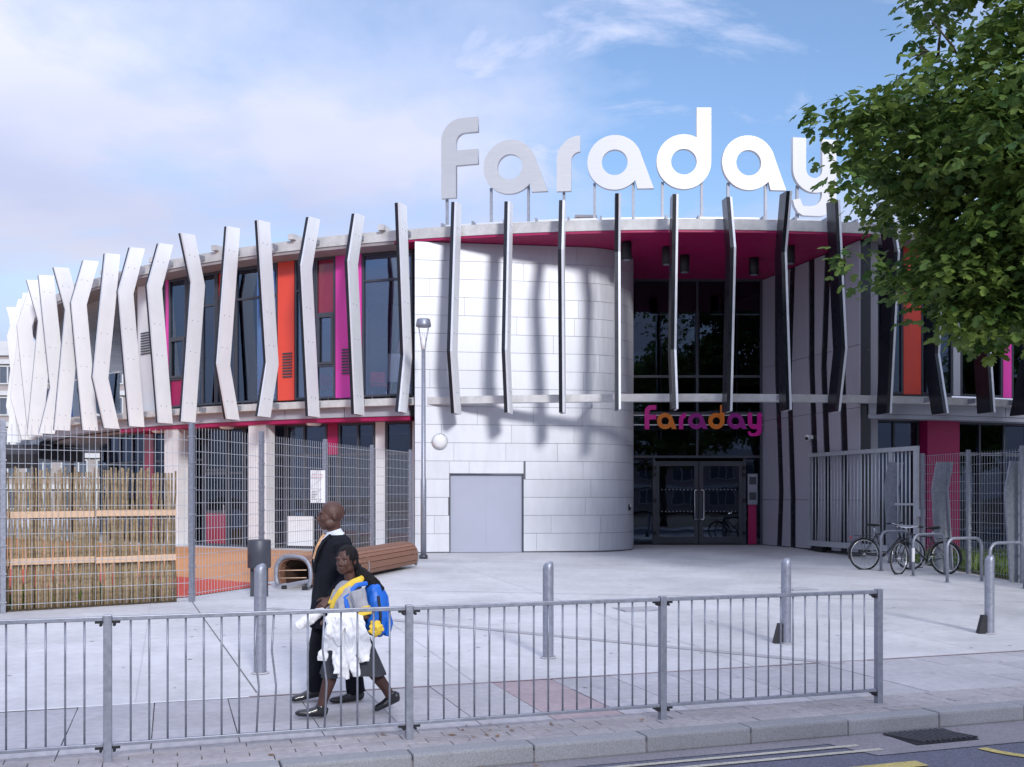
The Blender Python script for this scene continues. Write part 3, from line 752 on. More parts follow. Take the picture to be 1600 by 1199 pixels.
ip = obj('intercom_panel', B().box((7.02, EY - 0.09, 2.05), (0.28, 0.10, 0.90)), 'galv_dull', None, bevel=0.01); tag(ip, 'pale grey intercom panel beside the entrance doors', 'intercom')
for zz in (2.3, 1.85): obj('screen', B().box((7.02, EY - 0.144, zz), (0.20, 0.008, 0.22)), 'dark_grey', ip)
obj('pink_poster', B().box((7.02, EY - 0.07, 1.02), (0.24, 0.02, 1.15)), 'magenta', bld)
# lobby behind the glass
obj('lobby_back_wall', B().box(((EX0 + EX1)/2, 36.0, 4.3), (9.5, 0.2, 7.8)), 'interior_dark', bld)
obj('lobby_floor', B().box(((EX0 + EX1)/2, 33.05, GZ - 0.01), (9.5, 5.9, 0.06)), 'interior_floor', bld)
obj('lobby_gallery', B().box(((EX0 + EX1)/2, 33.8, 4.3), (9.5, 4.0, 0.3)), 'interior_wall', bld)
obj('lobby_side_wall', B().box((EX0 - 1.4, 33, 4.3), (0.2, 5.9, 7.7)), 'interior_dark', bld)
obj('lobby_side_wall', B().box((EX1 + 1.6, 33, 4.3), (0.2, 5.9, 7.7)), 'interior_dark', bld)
# right-hand wall of the recess: cladding sheets split by bent dark strips
W0, W1 = Vector((7.34, 30.0)), Vector((8.62, 25.35)); WL = (W1 - W0).length; wd = (W1 - W0).normalized(); wn = Vector((wd.y, -wd.x))
if wn.x > 0: wn = -wn
def wall_pt(s_, z, off): return Vector((W0.x + wd.x*s_ + wn.x*off, W0.y + wd.y*s_ + wn.y*off, z))
def wall_poly(pts, o0, o1):
    n_ = len(pts); vs_ = [wall_pt(s_, z, o0) for s_, z in pts] + [wall_pt(s_, z, o1) for s_, z in pts]
    return B().add(vs_, [tuple(range(n_)), tuple(reversed(range(n_, 2*n_)))] + [(i, (i + 1) % n_, n_ + (i + 1) % n_, n_ + i) for i in range(n_)])
obj('recess_wall', wall_poly([(0, GZ), (WL, GZ), (WL, 8.19), (0, 8.19)], -0.30, -0.01), 'dark_strip', bld)
kinks = [0.0, 0.85, 1.7, 2.65, 3.45, 4.05, WL]
bend = [0, 0.22, -0.20, 0.2, -0.22, 0.18, 0]
wz = [GZ + 0.02, 1.75, 4.05, 5.6, 8.18]
def edge(i, z, side):
    base = kinks[i] + (0 if i in (0, len(kinks) - 1) else side * 0.15)
    zk = 2.0 if i % 2 else 5.2
    k_ = 1 - abs(z - zk) / 3.4
    return min(WL, max(0, base + bend[i] * max(0, k_)))
for i in range(6):
    for k in range(4):
        za, zb = wz[k], wz[k + 1] - 0.012
        mid = [2.0, 5.2]; zs_ = sorted([za, zb] + [q_ for q_ in mid if za < q_ < zb])
        L_ = [(edge(i, z, 1), z) for z in zs_]; Rr = [(edge(i + 1, z, -1), z) for z in reversed(zs_)]
        obj('wall_sheet', wall_poly(L_ + Rr, -0.008, 0.02), 'purple_clad', bld)
obj('corner_panel', B().arc(24.0, 24.42, 10.15, 11.55, GZ, 8.2, 2), 'purple_clad', bld)
# downlights under the canopy
for x, y in ((2.86, 25.6), (3.95, 26.1), (4.55, 27.0), (6.45, 27.3), (7.05, 26.0)):
    dl = obj('canopy_downlight', B().rev([(0.13, 0), (0.13, 0.42), (0.12, 0.44)], (x, y, 7.75), 16), 'black_metal', bld)
    obj('lens', B().rev([(0.10, 0), (0.10, 0.012)], (x, y, 7.735), 16), 'galv_dull', dl)

# ---- bent fins
FR_W = 0.46
kind = {0:'il',1:'ou',2:'iu',3:'ol',4:'ou',5:'il',6:'iu',7:'ol',8:'ou',9:'il',10:'iu',-1:'iu',-2:'ou',-3:'ol',-4:'ol',-5:'il',-6:'ou',-7:'ou',-8:'il',-9:'ol',
        -10:'iu',-11:'ou',-12:'ou',-13:'ol',-14:'ou',-15:'iu',-16:'il',-17:'iu',-18:'ou',-19:'ol',-20:'ou',-21:'iu',-22:'ol',-23:'il',-24:'ou'}
def fin(k):
    ph = R(-1.06 + 2.96 * k); kd = kind[k]; zt, zb = 8.97 + random.uniform(-0.06, 0.06), 3.86 + random.uniform(-0.03, 0.03)
    zk = 7.62 if kd[1] == 'u' else 5.30
    amp = 0.42
    if kd[0] == 'o': top, kn, bot = (-0.02, amp*0.85, 0.0)
    else: top, kn, bot = (amp*0.8, -0.02, amp*0.75)
    prof = [(25.05 + top, zb*0 + zt), (25.05 + kn, zk), (25.05 + bot, zb)]
    er = Vector((math.sin(ph), -math.cos(ph), 0)); et = Vector((math.cos(ph), math.sin(ph), 0))
    C0 = Vector((CX, CY, 0))
    def slab(t0, t1, in_=0.0, out_=FR_W):
        vs_ = []
        for r_, z_ in prof:
            for rr_ in (r_ + in_, r_ + out_):
                for t_ in (t0, t1): vs_.append(C0 + er*rr_ + et*t_ + Vector((0, 0, z_ - (0.10*(rr_ - r_) if z_ == zt else 0))))
        fs = [(0, 1, 3, 2), (8, 10, 11, 9)]
        for i in (0, 1):
            a = i*4; b = a + 4
            fs += [(a, a + 2, b + 2, b), (a + 1, b + 1, b + 3, a + 3), (a, b, b + 1, a + 1), (a + 2, a + 3, b + 3, b + 2)]
        return B().add(vs_, fs)
    f = obj('fin', slab(0.0, 0.05), 'white_board', bld)
    obj('backing', slab(-0.085, -0.002, -0.003, FR_W - 0.002), 'fin_back', f)
    obj('edge_trim', B().add(*edge_strip(prof, er, et, C0)), 'silver_edge', f)
    if k <= -3:
        bolts = B()
        for z_ in (8.35, 6.6, 5.75, 4.35):
            for dr_ in (0.17, 0.35):
                if z_ > zk: rb = prof[1][0] + (prof[0][0] - prof[1][0]) * (z_ - zk) / (zt - zk)
                else: rb = prof[2][0] + (prof[1][0] - prof[2][0]) * (z_ - zb) / (zk - zb)
                c_ = C0 + er*(rb + dr_) + et*0.052 + Vector((0, 0, z_))
                bolts.tube([c_ - et*0.004, c_ + et*0.006], 0.013, 6)
        obj('bolts', bolts, 'galv_dull', f)['kind'] = 'stuff'
    # fixing arms back to the roof edge and the ring beam
    for z_, r_ in ((8.38, 24.9), (4.22, 24.85)):
        a = C0 + er*r_ + et*-0.0 + Vector((0, 0, z_)); b = C0 + er*25.2 + et*-0.0 + Vector((0, 0, z_))
        obj('fixing_arm', B().hbar(a, b, 0.02, 0.12), 'galv_dull', f)
def edge_strip(prof, er, et, C0):
    vs_ = []; fs = []
    for r_, z_ in prof:
        for rr_ in (r_ + FR_W + 0.0005, r_ + FR_W + 0.007):
            for t_ in (0.001, 0.052): vs_.append(C0 + er*rr_ + et*t_ + Vector((0, 0, z_ - (0.10*FR_W if z_ == prof[0][1] else 0))))
    fs = [(0, 1, 3, 2), (8, 10, 11, 9)]
    for i in (0, 1):
        a = i*4; b = a + 4
        fs += [(a, a + 2, b + 2, b), (a + 1, b + 1, b + 3, a + 3), (a, b, b + 1, a + 1), (a + 2, a + 3, b + 3, b + 2)]
    return vs_, fs
random.seed(5)
for k in range(-24, 11): fin(k)

# roof edge rails and equipment
for r_, z_, p0, p1, h_ in ((24.30, 8.60, -15, 10.5, 0.05), (24.1, 8.72, -14.6, 10.2, 0.04)):
    obj('roof_rail', B().arc(r_, r_ + 0.06, p0, p1, z_, z_ + h_, 24), 'silver_edge', bld)
for p0, p1 in ((-14.6, -10.8), (-9.0, -5.2), (-5.0, -1.0), (0.8, 4.6), (6.0, 9.6)):
    obj('roof_grating', B().arc(23.4, 23.95, p0, p1, 8.80, 8.85, 4), 'silver_edge', bld)
for i in range(14):
    p = -14.5 + i * 1.9
    obj('rail_stub', B().arc(24.05, 24.4, p, p + 0.12, 8.525, 8.78, 1), 'galv_dull', bld)
ch = obj('roof_vent_box', B().box((2.15, 30.0, 9.45), (0.55, 0.5, 1.0)), 'pink_brick', bld)
obj('cap', B().box((2.15, 30.0, 9.98), (0.65, 0.6, 0.06)), 'roof_edge', ch)

# low dark canopy beyond the terrace at the far left
cn = thing('canopy_shelter', (-19.5, 38.5, GZ), 'low dark flat roofed shelter behind the stick screen at far left', 'shelter')
obj('roof', B().box((-20.5, 38.5, 3.45), (7.2, 4.0, 0.5)), 'dark_grey', cn)
obj('fascia_board', B().box((-20.5, 36.47, 3.1), (7.2, 0.06, 0.5)), 'black_metal', cn)
for x in (-23.8, -17.2):
    for y in (37, 40): obj('leg', B().box((x, y, 1.81), (0.12, 0.12, 2.78)), 'dark_grey', cn)

# ------------------------------------------------------------------ lettering (outlines drawn in x-height units)
def arcp(cx, cy, r, a0_, a1_, n_=18):
    return [(cx + r*math.cos(R(a0_ + (a1_ - a0_)*i/n_)), cy + r*math.sin(R(a0_ + (a1_ - a0_)*i/n_))) for i in range(n_ + 1)]
def glyph(ch):
    hole = arcp(0.5, 0.5, 0.235, 0, 350, 35)
    if ch == 'a': return [arcp(0.5, 0.5, 0.5, 14, 318, 44) + [(0.913, 0.012), (1.21, 0.012)], hole], 1.21
    if ch == 'd': return [[(0.735, 1.49), (1.0, 1.49)] + arcp(0.5, 0.5, 0.5, 0, -298, 44), hole], 1.0
    if ch == 'f': return [[(0, 0)] + arcp(0.40, 1.08, 0.40, 180, 90, 12) + [(0.72, 1.48), (0.72, 1.20)] + arcp(0.46, 1.03, 0.17, 90, 180, 8) + [(0.29, 0.88), (0.72, 0.88), (0.72, 0.60), (0.29, 0.60), (0.29, 0)]], 0.72
    if ch == 'r': return [[(0, 0)] + arcp(0.43, 0.58, 0.43, 180, 90, 12) + arcp(0.43, 0.55, 0.165, 90, 180, 8) + [(0.265, 0)]], 0.43
    if ch == 'y': return [[(0, 1.0)] + arcp(0.43, 0.43, 0.43, 180, 289, 16) + arcp(0.34, -0.02, 0.234, 0, -90, 8) + [(0.20, -0.254), (0.14, -0.12), (0.0, -0.15), (0.03, -0.27), (0.10, -0.38), (0.20, -0.43)]
                         + arcp(0.50, -0.07, 0.36, -90, 0, 10) + [(0.86, 1.0), (0.58, 1.0)] + arcp(0.42, 0.43, 0.16, 0, -180, 12) + [(0.26, 1.0)]], 0.86
def glyph_mesh(ch, scale, thick):
    cu = bpy.data.curves.new('letter', 'CURVE'); cu.dimensions = '2D'; cu.fill_mode = 'BOTH'; cu.extrude = thick / 2
    spl, w = glyph(ch)
    for pts in spl:
        s_ = cu.splines.new('POLY'); s_.points.add(len(pts) - 1); s_.use_cyclic_u = True
        for p_, q_ in zip(s_.points, pts): p_.co = ((q_[0] - w/2) * scale, q_[1] * scale, 0, 1)
    o = bpy.data.objects.new('tmp', cu); COL.objects.link(o)
    me = bpy.data.meshes.new_from_object(o.evaluated_get(bpy.context.evaluated_depsgraph_get()))
    bpy.data.objects.remove(o); bpy.data.curves.remove(cu)
    return me, w * scale
def letter(name, ch, scale, thick, M, m, parent, lab):
    me, w = glyph_mesh(ch, scale, thick); me.materials.clear(); me.materials.append(MATS[m])
    o = bpy.data.objects.new(name, me); COL.objects.link(o); place(o, M @ Matrix.Rotation(R(90), 4, 'X'), parent); o['label'] = lab
    return o, w
RS = thing('rooftop_sign', (CX, 27.3, 8.52), 'large brushed metal lettering standing on posts along the roof edge', 'sign')
RL = 22.4
big = [('f', -14.79, 'first'), ('a', -10.8, 'second'), ('r', -7.14, 'third'), ('a', -3.61, 'fourth'), ('d', 0.68, 'fifth'), ('a', 5.52, 'sixth'), ('y', 9.84, 'seventh')]
for i, (chh, deg, nth) in enumerate(big):
    ph = R(deg); c = Vector((CX + RL*math.sin(ph), CY - RL*math.cos(ph), 10.0))
    o, w = letter('letter', chh, 1.455, 0.12, Matrix.Translation(c) @ Matrix.Rotation(ph, 4, 'Z'), 'brushed', RS, f'{nth} letter, a brushed metal {chh}')
    et = Vector((math.cos(ph), math.sin(ph), 0))
    offs = {'f': (-0.38,), 'r': (-0.12,), 'd': (-0.55, 0.5), 'y': (-0.45,), 'a': (-0.68, 0.35)}[chh]
    for of in offs:
        b = c + et*of; top = 10.02 if chh in 'fr' else 10.22
        obj('post', B().box((b.x, b.y + 0.10, (8.5 + top)/2), (0.07, 0.07, top - 8.5), ph), 'galv_dull', o)
SS = thing('entrance_sign', (5.4, 29.88, 3.8), 'small pink, orange and purple lettering on two rails above the doors', 'sign')
sc = 0.472
SX = [4.033, 4.512, 4.966, 5.412, 5.954, 6.557, 7.075]
for z in (3.93, 4.21):
    obj('rail', B().box((5.42, 29.90, z), (3.8, 0.03, 0.028)), 'silver_edge', SS)
for i, (chh, col) in enumerate(zip('faraday', ('sign_magenta', 'sign_orange', 'sign_magenta', 'sign_purple', 'sign_orange', 'sign_purple', 'sign_magenta'))):
    X = SX[i]
    letter('letter', chh, sc, 0.05, Matrix.Translation((X, 29.85, 3.80)), col, SS, f'{col.split("_")[1]} letter {chh}')
# ------------------------------------------------------------------ pedestrian guard rail along the kerb
VR = 7.51
gr = thing('guard_railing', uv(0.2, VR, 0), 'galvanised pedestrian guard railing along the kerb in the foreground', 'railing')
U0 = [-2.76 * UX + 6.99 * UY, 3.21 * UX + 9.0 * UY]
PITCH = (U0[1] - U0[0]) / 3
posts = [U0[0] + PITCH * i for i in range(-2, 4)]
for pu in posts:
    po = obj('post', B().box(uv(pu, VR, 0.50), (0.055, 0.055, 1.0), KA), 'galv', gr, bevel=0.004)
random.seed(9)
for pa_, pb_ in zip(posts, posts[1:]):
    a, b = pa_ + 0.045, pb_ - 0.045
    obj('top_rail', B().hbar(uv(a - 0.015, VR, 0.975), uv(b + 0.015, VR, 0.975), 0.040, 0.030), 'galv', gr, bevel=0.004)
    obj('bottom_rail', B().hbar(uv(a - 0.015, VR, 0.115), uv(b + 0.015, VR, 0.115), 0.036, 0.024), 'galv', gr, bevel=0.003)
    n = 16
    for i in range(n):
        uu = a + (b - a) * (i + 0.85) / (n + 0.7)
        pts = [uv(uu, VR, 0.127), uv(uu, VR, 0.45), uv(uu, VR, 0.70), uv(uu, VR, 0.96)]
        if i in (7, 8, 11) and pa_ == posts[2]: pts[1] += uv(0.016, 0) ; pts[2] += uv(-0.012, 0.02)
        obj('bar', B().tube(pts, 0.0075, 6), 'galv', gr)
    for uu in (a - 0.002, b + 0.002):
        for z in (0.952, 0.095):
            obj('clamp', B().box(uv(uu, VR, z), (0.075, 0.045, 0.016), KA).tube([uv(uu, VR - 0.03, z - 0.018), uv(uu, VR + 0.03, z - 0.018)], 0.011, 6), 'black_metal', gr)

# ------------------------------------------------------------------ steel bollards
def bollard(x, y, h, label, r=0.06, bracket=False):
    z = gz(x, y); t = thing('bollard', (x, y, z), label, 'bollard', 'steel bollards on the plaza')
    m = B().tube([(x, y, z - 0.02), (x, y, z + h - 0.10)], r, 20, caps=False)
    n = 20; o = len(m.v)     # slanted domed cap, lower towards the left
    rings = []
    for j, (f_, dz) in enumerate(((1.0, -0.10), (1.0, -0.055), (0.86, -0.02), (0.5, 0.0), (0.05, 0.004))):
        for k in range(n):
            a = 2*math.pi*k/n; m.v.append(Vector((x + r*f_*math.cos(a), y + r*f_*math.sin(a), z + h + dz + 0.35*r*f_*math.cos(a)*(0 if j == 0 else 1))))
    for j in range(4):
        for k in range(n): m.f.append([o + j*n + k, o + j*n + (k+1)%n, o + (j+1)*n + (k+1)%n, o + (j+1)*n + k]); m.sm.append(True)
    m.f.append([o + 4*n + k for k in range(n)]); m.sm.append(True)
    obj('tube', m, 'galv', t)
    obj('collar', B().rev([(r*1.45, 0), (r*1.4, 0.008), (r*1.02, 0.010)], (x, y, z + 0.003), 20), 'slab', t)
    if bracket: obj('hinge_box', B().prism([(-0.16, 0), (-0.05, 0), (-0.05, 0.24), (-0.10, 0.24)], -0.045, 0.045, Matrix.Translation((x, y, z)) @ Matrix.Rotation(R(90), 4, 'X')), 'black_metal', t)
    return t
bollard(-2.54, 10.33, 1.10, 'thick galvanised bollard in front of the dark litter bin', 0.062)
bollard(0.40, 11.32, 1.06, 'galvanised bollard between the middle railing panels, nearest the service door')
bollard(3.33, 12.44, 1.03, 'galvanised bollard with black hinge box, left of the bicycles', bracket=True)
bollard(6.22, 13.34, 1.02, 'galvanised bollard with black hinge box under the tree at far right', bracket=True)

# litter bin
bx, by = -4.08, 16.53; bz = gz(bx, by)
t = thing('litter_bin', (bx, by, bz), 'dark grey round litter bin on two legs beside the mesh fence', 'litter bin')
obj('drum', B().rev([(0.17, 0), (0.185, 0.01), (0.185, 0.44), (0.175, 0.455), (0.12, 0.46)], (bx, by, bz + 0.46), 28), 'dark_grey', t)
for s_ in (-1, 1): obj('leg', B().box((bx + s_*0.115, by, bz + 0.23), (0.05, 0.05, 0.46)), 'dark_grey', t)

# lamp post
lx, ly = -2.06, 23.83; lz = gz(lx, ly)
t = thing('lamp_post', (lx, ly, lz), 'slim grey lamp post with a conical head before the metal wall', 'lamp post')
obj('base', B().rev([(0.10, 0), (0.10, 0.08), (0.075, 0.1)], (lx, ly, lz), 18), 'dark_grey', t)
obj('pole', B().tube([(lx, ly, lz + 0.09), (lx, ly, 2.2), (lx, ly, 2.25), (lx, ly, 5.25)], [0.068, 0.066, 0.052, 0.046], 16), 'galv', t)
obj('reflector_cone', B().rev([(0.05, 0), (0.075, 0.16), (0.02, 0.40)], (lx, ly, 5.25), 18), 'white_panel', t)
for k in range(4):
    a = R(45 + 90*k); obj('stay', B().tube([(lx + 0.05*math.cos(a), ly + 0.05*math.sin(a), 5.28), (lx + 0.16*math.cos(a), ly + 0.16*math.sin(a), 5.78)], 0.007, 5), 'galv', t)
obj('hood', B().rev([(0.17, 0), (0.18, 0.03), (0.155, 0.16), (0.14, 0.18)], (lx, ly, 5.78), 22), 'galv', t)

# ------------------------------------------------------------------ wire mesh fences
def mesh_fence(a, b, ztop, label, posts_t, dv=0.085, dh=0.2, first=True, last=True, m='wire'):
    a, b = Vector(a), Vector(b); L = (b - a).length; d = (b - a).normalized(); nrm = Vector((-d.y, d.x))
    t = thing('mesh_fence', (*((a + b)/2), gz(*((a + b)/2))), label, 'fence')
    def P(s_, z): q_ = a + d*s_; return Vector((q_.x, q_.y, z))
    ts = [0] + list(posts_t) + [1]
    for i, t0 in enumerate(ts):
        if (i == 0 and not first) or (i == len(ts) - 1 and not last): continue
        q_ = a + d*L*t0; z0 = gz(q_.x, q_.y)
        po = obj('post', B().box((q_.x, q_.y, (z0 + ztop + 0.06)/2), (0.07, 0.07, ztop + 0.06 - z0), math.atan2(d.y, d.x)), 'galv', t, bevel=0.004)
        cl = B()
        z = z0 + 0.15
        while z < ztop: cl.box((q_.x - nrm.x*-0.0 , q_.y, z), (0.09, 0.09, 0.02), math.atan2(d.y, d.x)); z += dh*2
        obj('clips', cl, 'galv_dull', po)['kind'] = 'stuff'
    for t0, t1 in zip(ts, ts[1:]):
        s0, s1 = t0*L + 0.03, t1*L - 0.03; mb = B(); n = max(2, int((s1 - s0)/dv))
        za, zb = gz(*(a + d*s0)), gz(*(a + d*s1)); zlow = max(za, zb) * 0 + (za + zb)/2 + 0.05
        for i in range(n + 1):
            s_ = s0 + (s1 - s0)*i/n; q_ = P(s_, 0); zz = gz(q_.x, q_.y) + 0.04
            mb.tube([P(s_, zz), P(s_, ztop)], 0.0035, 4, smooth=False)
        z = zlow + 0.05
        while z < ztop:
            for o_ in (-0.006, 0.006):
                off = Vector((nrm.x*o_, nrm.y*o_, 0))
                mb.tube([P(s0, z) + off, P(s1, z) + off], 0.004, 4, smooth=False)
            z += dh
        po = obj('mesh_panel', mb, m, t); po['kind'] = 'stuff'
    return t
mesh_fence(FA - (FB - FA), FB, 2.84, 'wire mesh fence in front of the stick screen', (0.5,), last=False)
fb = mesh_fence(FB, FD, 2.90, 'wire mesh fence running back from the corner to the metal wall', (0.23, 0.5, 0.75))
# sign on the fence
sx, sy = -3.68 - 0.13, 20.1
sg = obj('notice_board', B().box((sx, sy, 2.02), (0.285, 0.012, 0.64)), 'paper'); tag(sg, 'white notice board with red heading fixed to the mesh fence', 'sign')
def text(body, size, loc, m, parent, name='lettering', align='LEFT'):
    cu = bpy.data.curves.new('t', 'FONT'); cu.body = body; cu.size = size; cu.extrude = 0.0008; cu.align_x = align
    o = bpy.data.objects.new('t', cu); COL.objects.link(o)
    me = bpy.data.meshes.new_from_object(o.evaluated_get(bpy.context.evaluated_depsgraph_get()))
    bpy.data.objects.remove(o); bpy.data.curves.remove(cu)
    me.materials.clear(); me.materials.append(MATS[m])
    o = bpy.data.objects.new(name, me); COL.objects.link(o)
    place(o, Matrix.Translation(loc) @ Matrix.Rotation(R(90), 4, 'X'), parent); return o
text('Michael Faraday', 0.034, (sx - 0.12, sy - 0.008, 2.245), 'red_ink', sg)
text('Community School', 0.030, (sx - 0.12, sy - 0.008, 2.195), 'red_ink', sg)
ln = B()
for i, w in enumerate((0.09, 0.06, 0.11, 0.08, 0.07, 0.10)): ln.box((sx - 0.12 + w/2, sy - 0.0075, 1.93 - i*0.032), (w, 0.002, 0.010))
obj('small_print', ln, 'dark_ink', sg)['kind'] = 'stuff'

# stick screen with timber rails, just behind the mesh
random.seed(21)
d2 = (FB - FA).normalized(); n2_ = Vector((-d2.y, d2.x))
S0, S1 = FA + d2*-1.6 + n2_*0.22, FB + d2*-0.20 + n2_*0.22
Ls = (S1 - S0).length
ss = thing('stick_screen', (*((S0 + S1)/2), gz(*((S0 + S1)/2))), 'screen of upright willow sticks held by two timber rails', 'screen')
protos = []
for i in range(8):
    h = random.uniform(1.99, 2.09); pts = [Vector((random.uniform(-1, 1)*0.016*(j > 0), random.uniform(-1, 1)*0.012, h*j/6)) for j in range(7)]
    r0 = random.uniform(0.016, 0.027); protos.append((pts, [r0*(1 - 0.07*j) for j in range(7)]))
pm_ = []
s_ = 0.0; i = 0
while s_ < Ls:
    q_ = S0 + d2*s_ + n2_*random.uniform(-0.02, 0.02); k = random.randrange(8)
    M = Matrix.Translation((q_.x, q_.y, gz(q_.x, q_.y) - 0.02)) @ Matrix.Rotation(random.uniform(0, 6.28), 4, 'Z') @ Matrix.Rotation(random.uniform(-0.012, 0.012), 4, 'X')
    if len(pm_) < 8:
        o = obj('stick', B().tube(protos[len(pm_)][0], protos[len(pm_)][1], 5), 'wood_stick', ss); pm_.append(o.data)
        o.parent = None; place(o, M, ss)
    else:
        o = bpy.data.objects.new('stick', pm_[k]); COL.objects.link(o); place(o, M, ss)
    s_ += random.choice((0.022, 0.028, 0.032, 0.036, 0.05)); i += 1
for z in (0.69, 1.37):
    for a, b in ((0.0, 0.42), (0.425, 0.705), (0.71, 1.0)):
        p, q_ = S0 + d2*Ls*a - n2_*0.06, S0 + d2*Ls*b - n2_*0.06; dz = random.uniform(-0.012, 0.012)
        obj('rail', B().hbar((p.x, p.y, gz(p.x, p.y) + z + dz), (q_.x, q_.y, gz(q_.x, q_.y) + z + dz*0.5), 0.035, 0.095), 'timber', ss, bevel=0.004)
# low planting at the foot of the screen
random.seed(4)
def grass_patch(name, region, n_, h0, h1, label, m='leaf'):
    vs_, fs, tone = [], [], []
    for i in range(n_):
        x, y = region(); z = gz(x, y); a = random.uniform(0, 6.28); h = random.uniform(h0, h1); w = random.uniform(0.006, 0.02)
        l_ = Vector((random.gauss(0, 0.35), random.gauss(0, 0.35), 1)).normalized()*h; sd = Vector((math.cos(a), math.sin(a), 0))*w
        b = Vector((x, y, z)); o_ = len(vs_)
        vs_ += [b - sd, b + sd, b + l_*0.6 + sd*1.3, b + l_*0.6 - sd*1.3, b + l_]
        fs += [(o_, o_+1, o_+2, o_+3), (o_+3, o_+2, o_+4)]; tone += [random.random()]*5
    o = obj(name, B().add(vs_, fs), m); at = o.data.attributes.new('tone', 'FLOAT', 'POINT'); at.data.foreach_set('value', tone)
    o['kind'] = 'stuff'; tag(o, label, 'plants'); return o
def reg_screen():
    s_ = random.uniform(0, Ls*0.95); q_ = S0 + d2*s_ + n2_*random.uniform(0.06, 0.45); return q_.x, q_.y
grass_patch('ground_cover', reg_screen, 1500, 0.1, 0.42, 'low green plants behind the foot of the stick screen')

# ------------------------------------------------------------------ right side: sliding gate, fence, plate pillars
GA, GB = Vector((7.92, 27.3)), Vector((9.22, 23.25)); gl = (GB - GA).length; gd = (GB - GA).normalized(); grz = math.atan2(gd.y, gd.x)
def gp(s_, z, off=0.0): return Vector((GA.x + gd.x*s_ + gd.y*off, GA.y + gd.y*s_ - gd.x*off, z))
gt = thing('sliding_gate', (*GA.lerp(GB, 0.5), GZ), 'tall grey barred sliding gate standing open against the wall', 'gate')
for z, h in ((0.60, 0.14), (2.93, 0.10)): obj('frame_rail', B().hbar(gp(0, z), gp(gl, z), 0.08, h), 'wire', gt)
for s_, w in ((0.04, 0.08), (gl - 0.06, 0.12), (gl - 0.95, 0.06)): obj('frame_post', B().box(gp(s_, 1.775), (w, 0.075, 2.21), grz), 'wire', gt)
n = 30
for i in range(n):
    s_ = 0.16 + (gl - 0.3)*i/(n - 1)
    if abs(s_ - (gl - 0.95)) < 0.05: continue
    obj('bar', B().tube([gp(s_, 0.67), gp(s_, 2.88)], 0.018, 6), 'wire', gt)
for z in (1.15, 1.65): obj('lock_rail', B().hbar(gp(gl - 0.92, z), gp(gl - 0.12, z), 0.07, 0.05), 'wire', gt)
obj('lock_box', B().box(gp(gl + 0.06, 1.45), (0.2, 0.12, 0.16), grz), 'wire', gt)
for s_ in (0.5, gl*0.55): obj('roller', B().box(gp(s_, 0.46), (0.35, 0.12, 0.12), grz), 'black_metal', gt)
QA, QB = Vector((9.24, 23.05)), Vector((9.98, 18.1))
mesh_fence(QA, QB, 2.74, 'wire mesh fence behind the bicycles, running towards the tree', (0.35, 0.7), m='galv_dull')
def plate(x, y, w, flip, label, rz):
    z0 = gz(x, y); k_ = 0.11 if flip else -0.11
    pr = [(-w/2, 0), (w/2, 0), (w/2 - k_, 1.75), (w/2, 2.34), (-w/2, 2.34), (-w/2 - k_, 1.75)]
    o = obj('plate_pillar', B().prism(pr, -0.03, 0.03, Matrix.Translation((x, y, z0)) @ Matrix.Rotation(rz, 4, 'Z') @ Matrix.Rotation(R(90), 4, 'X')), 'galv_dull')
    obj('edge_flange', B().prism([(w/2 - 0.02, 0), (w/2 + 0.003, 0), (w/2 - k_ + 0.003, 1.75), (w/2 + 0.003, 2.335), (w/2 - 0.02, 2.335), (w/2 - k_ - 0.02, 1.75)], -0.031, 0.12, Matrix.Translation((x, y, z0)) @ Matrix.Rotation(rz, 4, 'Z') @ Matrix.Rotation(R(90), 4, 'X')), 'galv_dull', o)
    return tag(o, label, 'pillar', 'bent steel plate pillars along the right fence')
plate(8.98, 24.0, 0.30, True, 'bent grey steel plate pillar seen through the sliding gate', 0.0)
plate(9.36, 22.2, 0.32, True, 'bent grey steel plate pillar behind the bicycle saddle', 0.05)
plate(9.80, 19.75, 0.40, True, 'bent grey steel plate pillar at the right edge behind the last bike stand', 0.05)
# planting bed behind the right fence
bed = obj('planting_bed', sheet([(9.35, 23.3), (10.05, 18.0), (20, 19), (16, 25.2), (11.2, 25.0)], 0.008), 'soil'); bed['kind'] = 'structure'
def reg_bed():
    while True:
        x, y = random.uniform(9.3, 14), random.uniform(18.2, 24.5)
        if x > 9.45 + (23.2 - y)*0.13: return x, y
grass_patch('bed_plants', reg_bed, 9000, 0.1, 0.45, 'green ground cover in the bed behind the right fence')
# dome camera
cw = wall_pt(2.68, 3.42, 0.05); cc_ = Vector((cw.x, cw.y, 3.42))
cm = obj('security_camera', B().box(cc_, (0.10, 0.10, 0.10)), 'white_panel', None, bevel=0.015); tag(cm, 'small white dome security camera on the grey side wall', 'camera')
obj('dome', B().ell(cc_ + Vector((-0.10, -0.03, -0.02)), (0.085, 0.085, 0.085)), 'paper', cm)
obj('lens', B().ell(cc_ + Vector((-0.14, -0.075, -0.035)), (0.05, 0.05, 0.05), 10, 8), 'black_metal', cm)

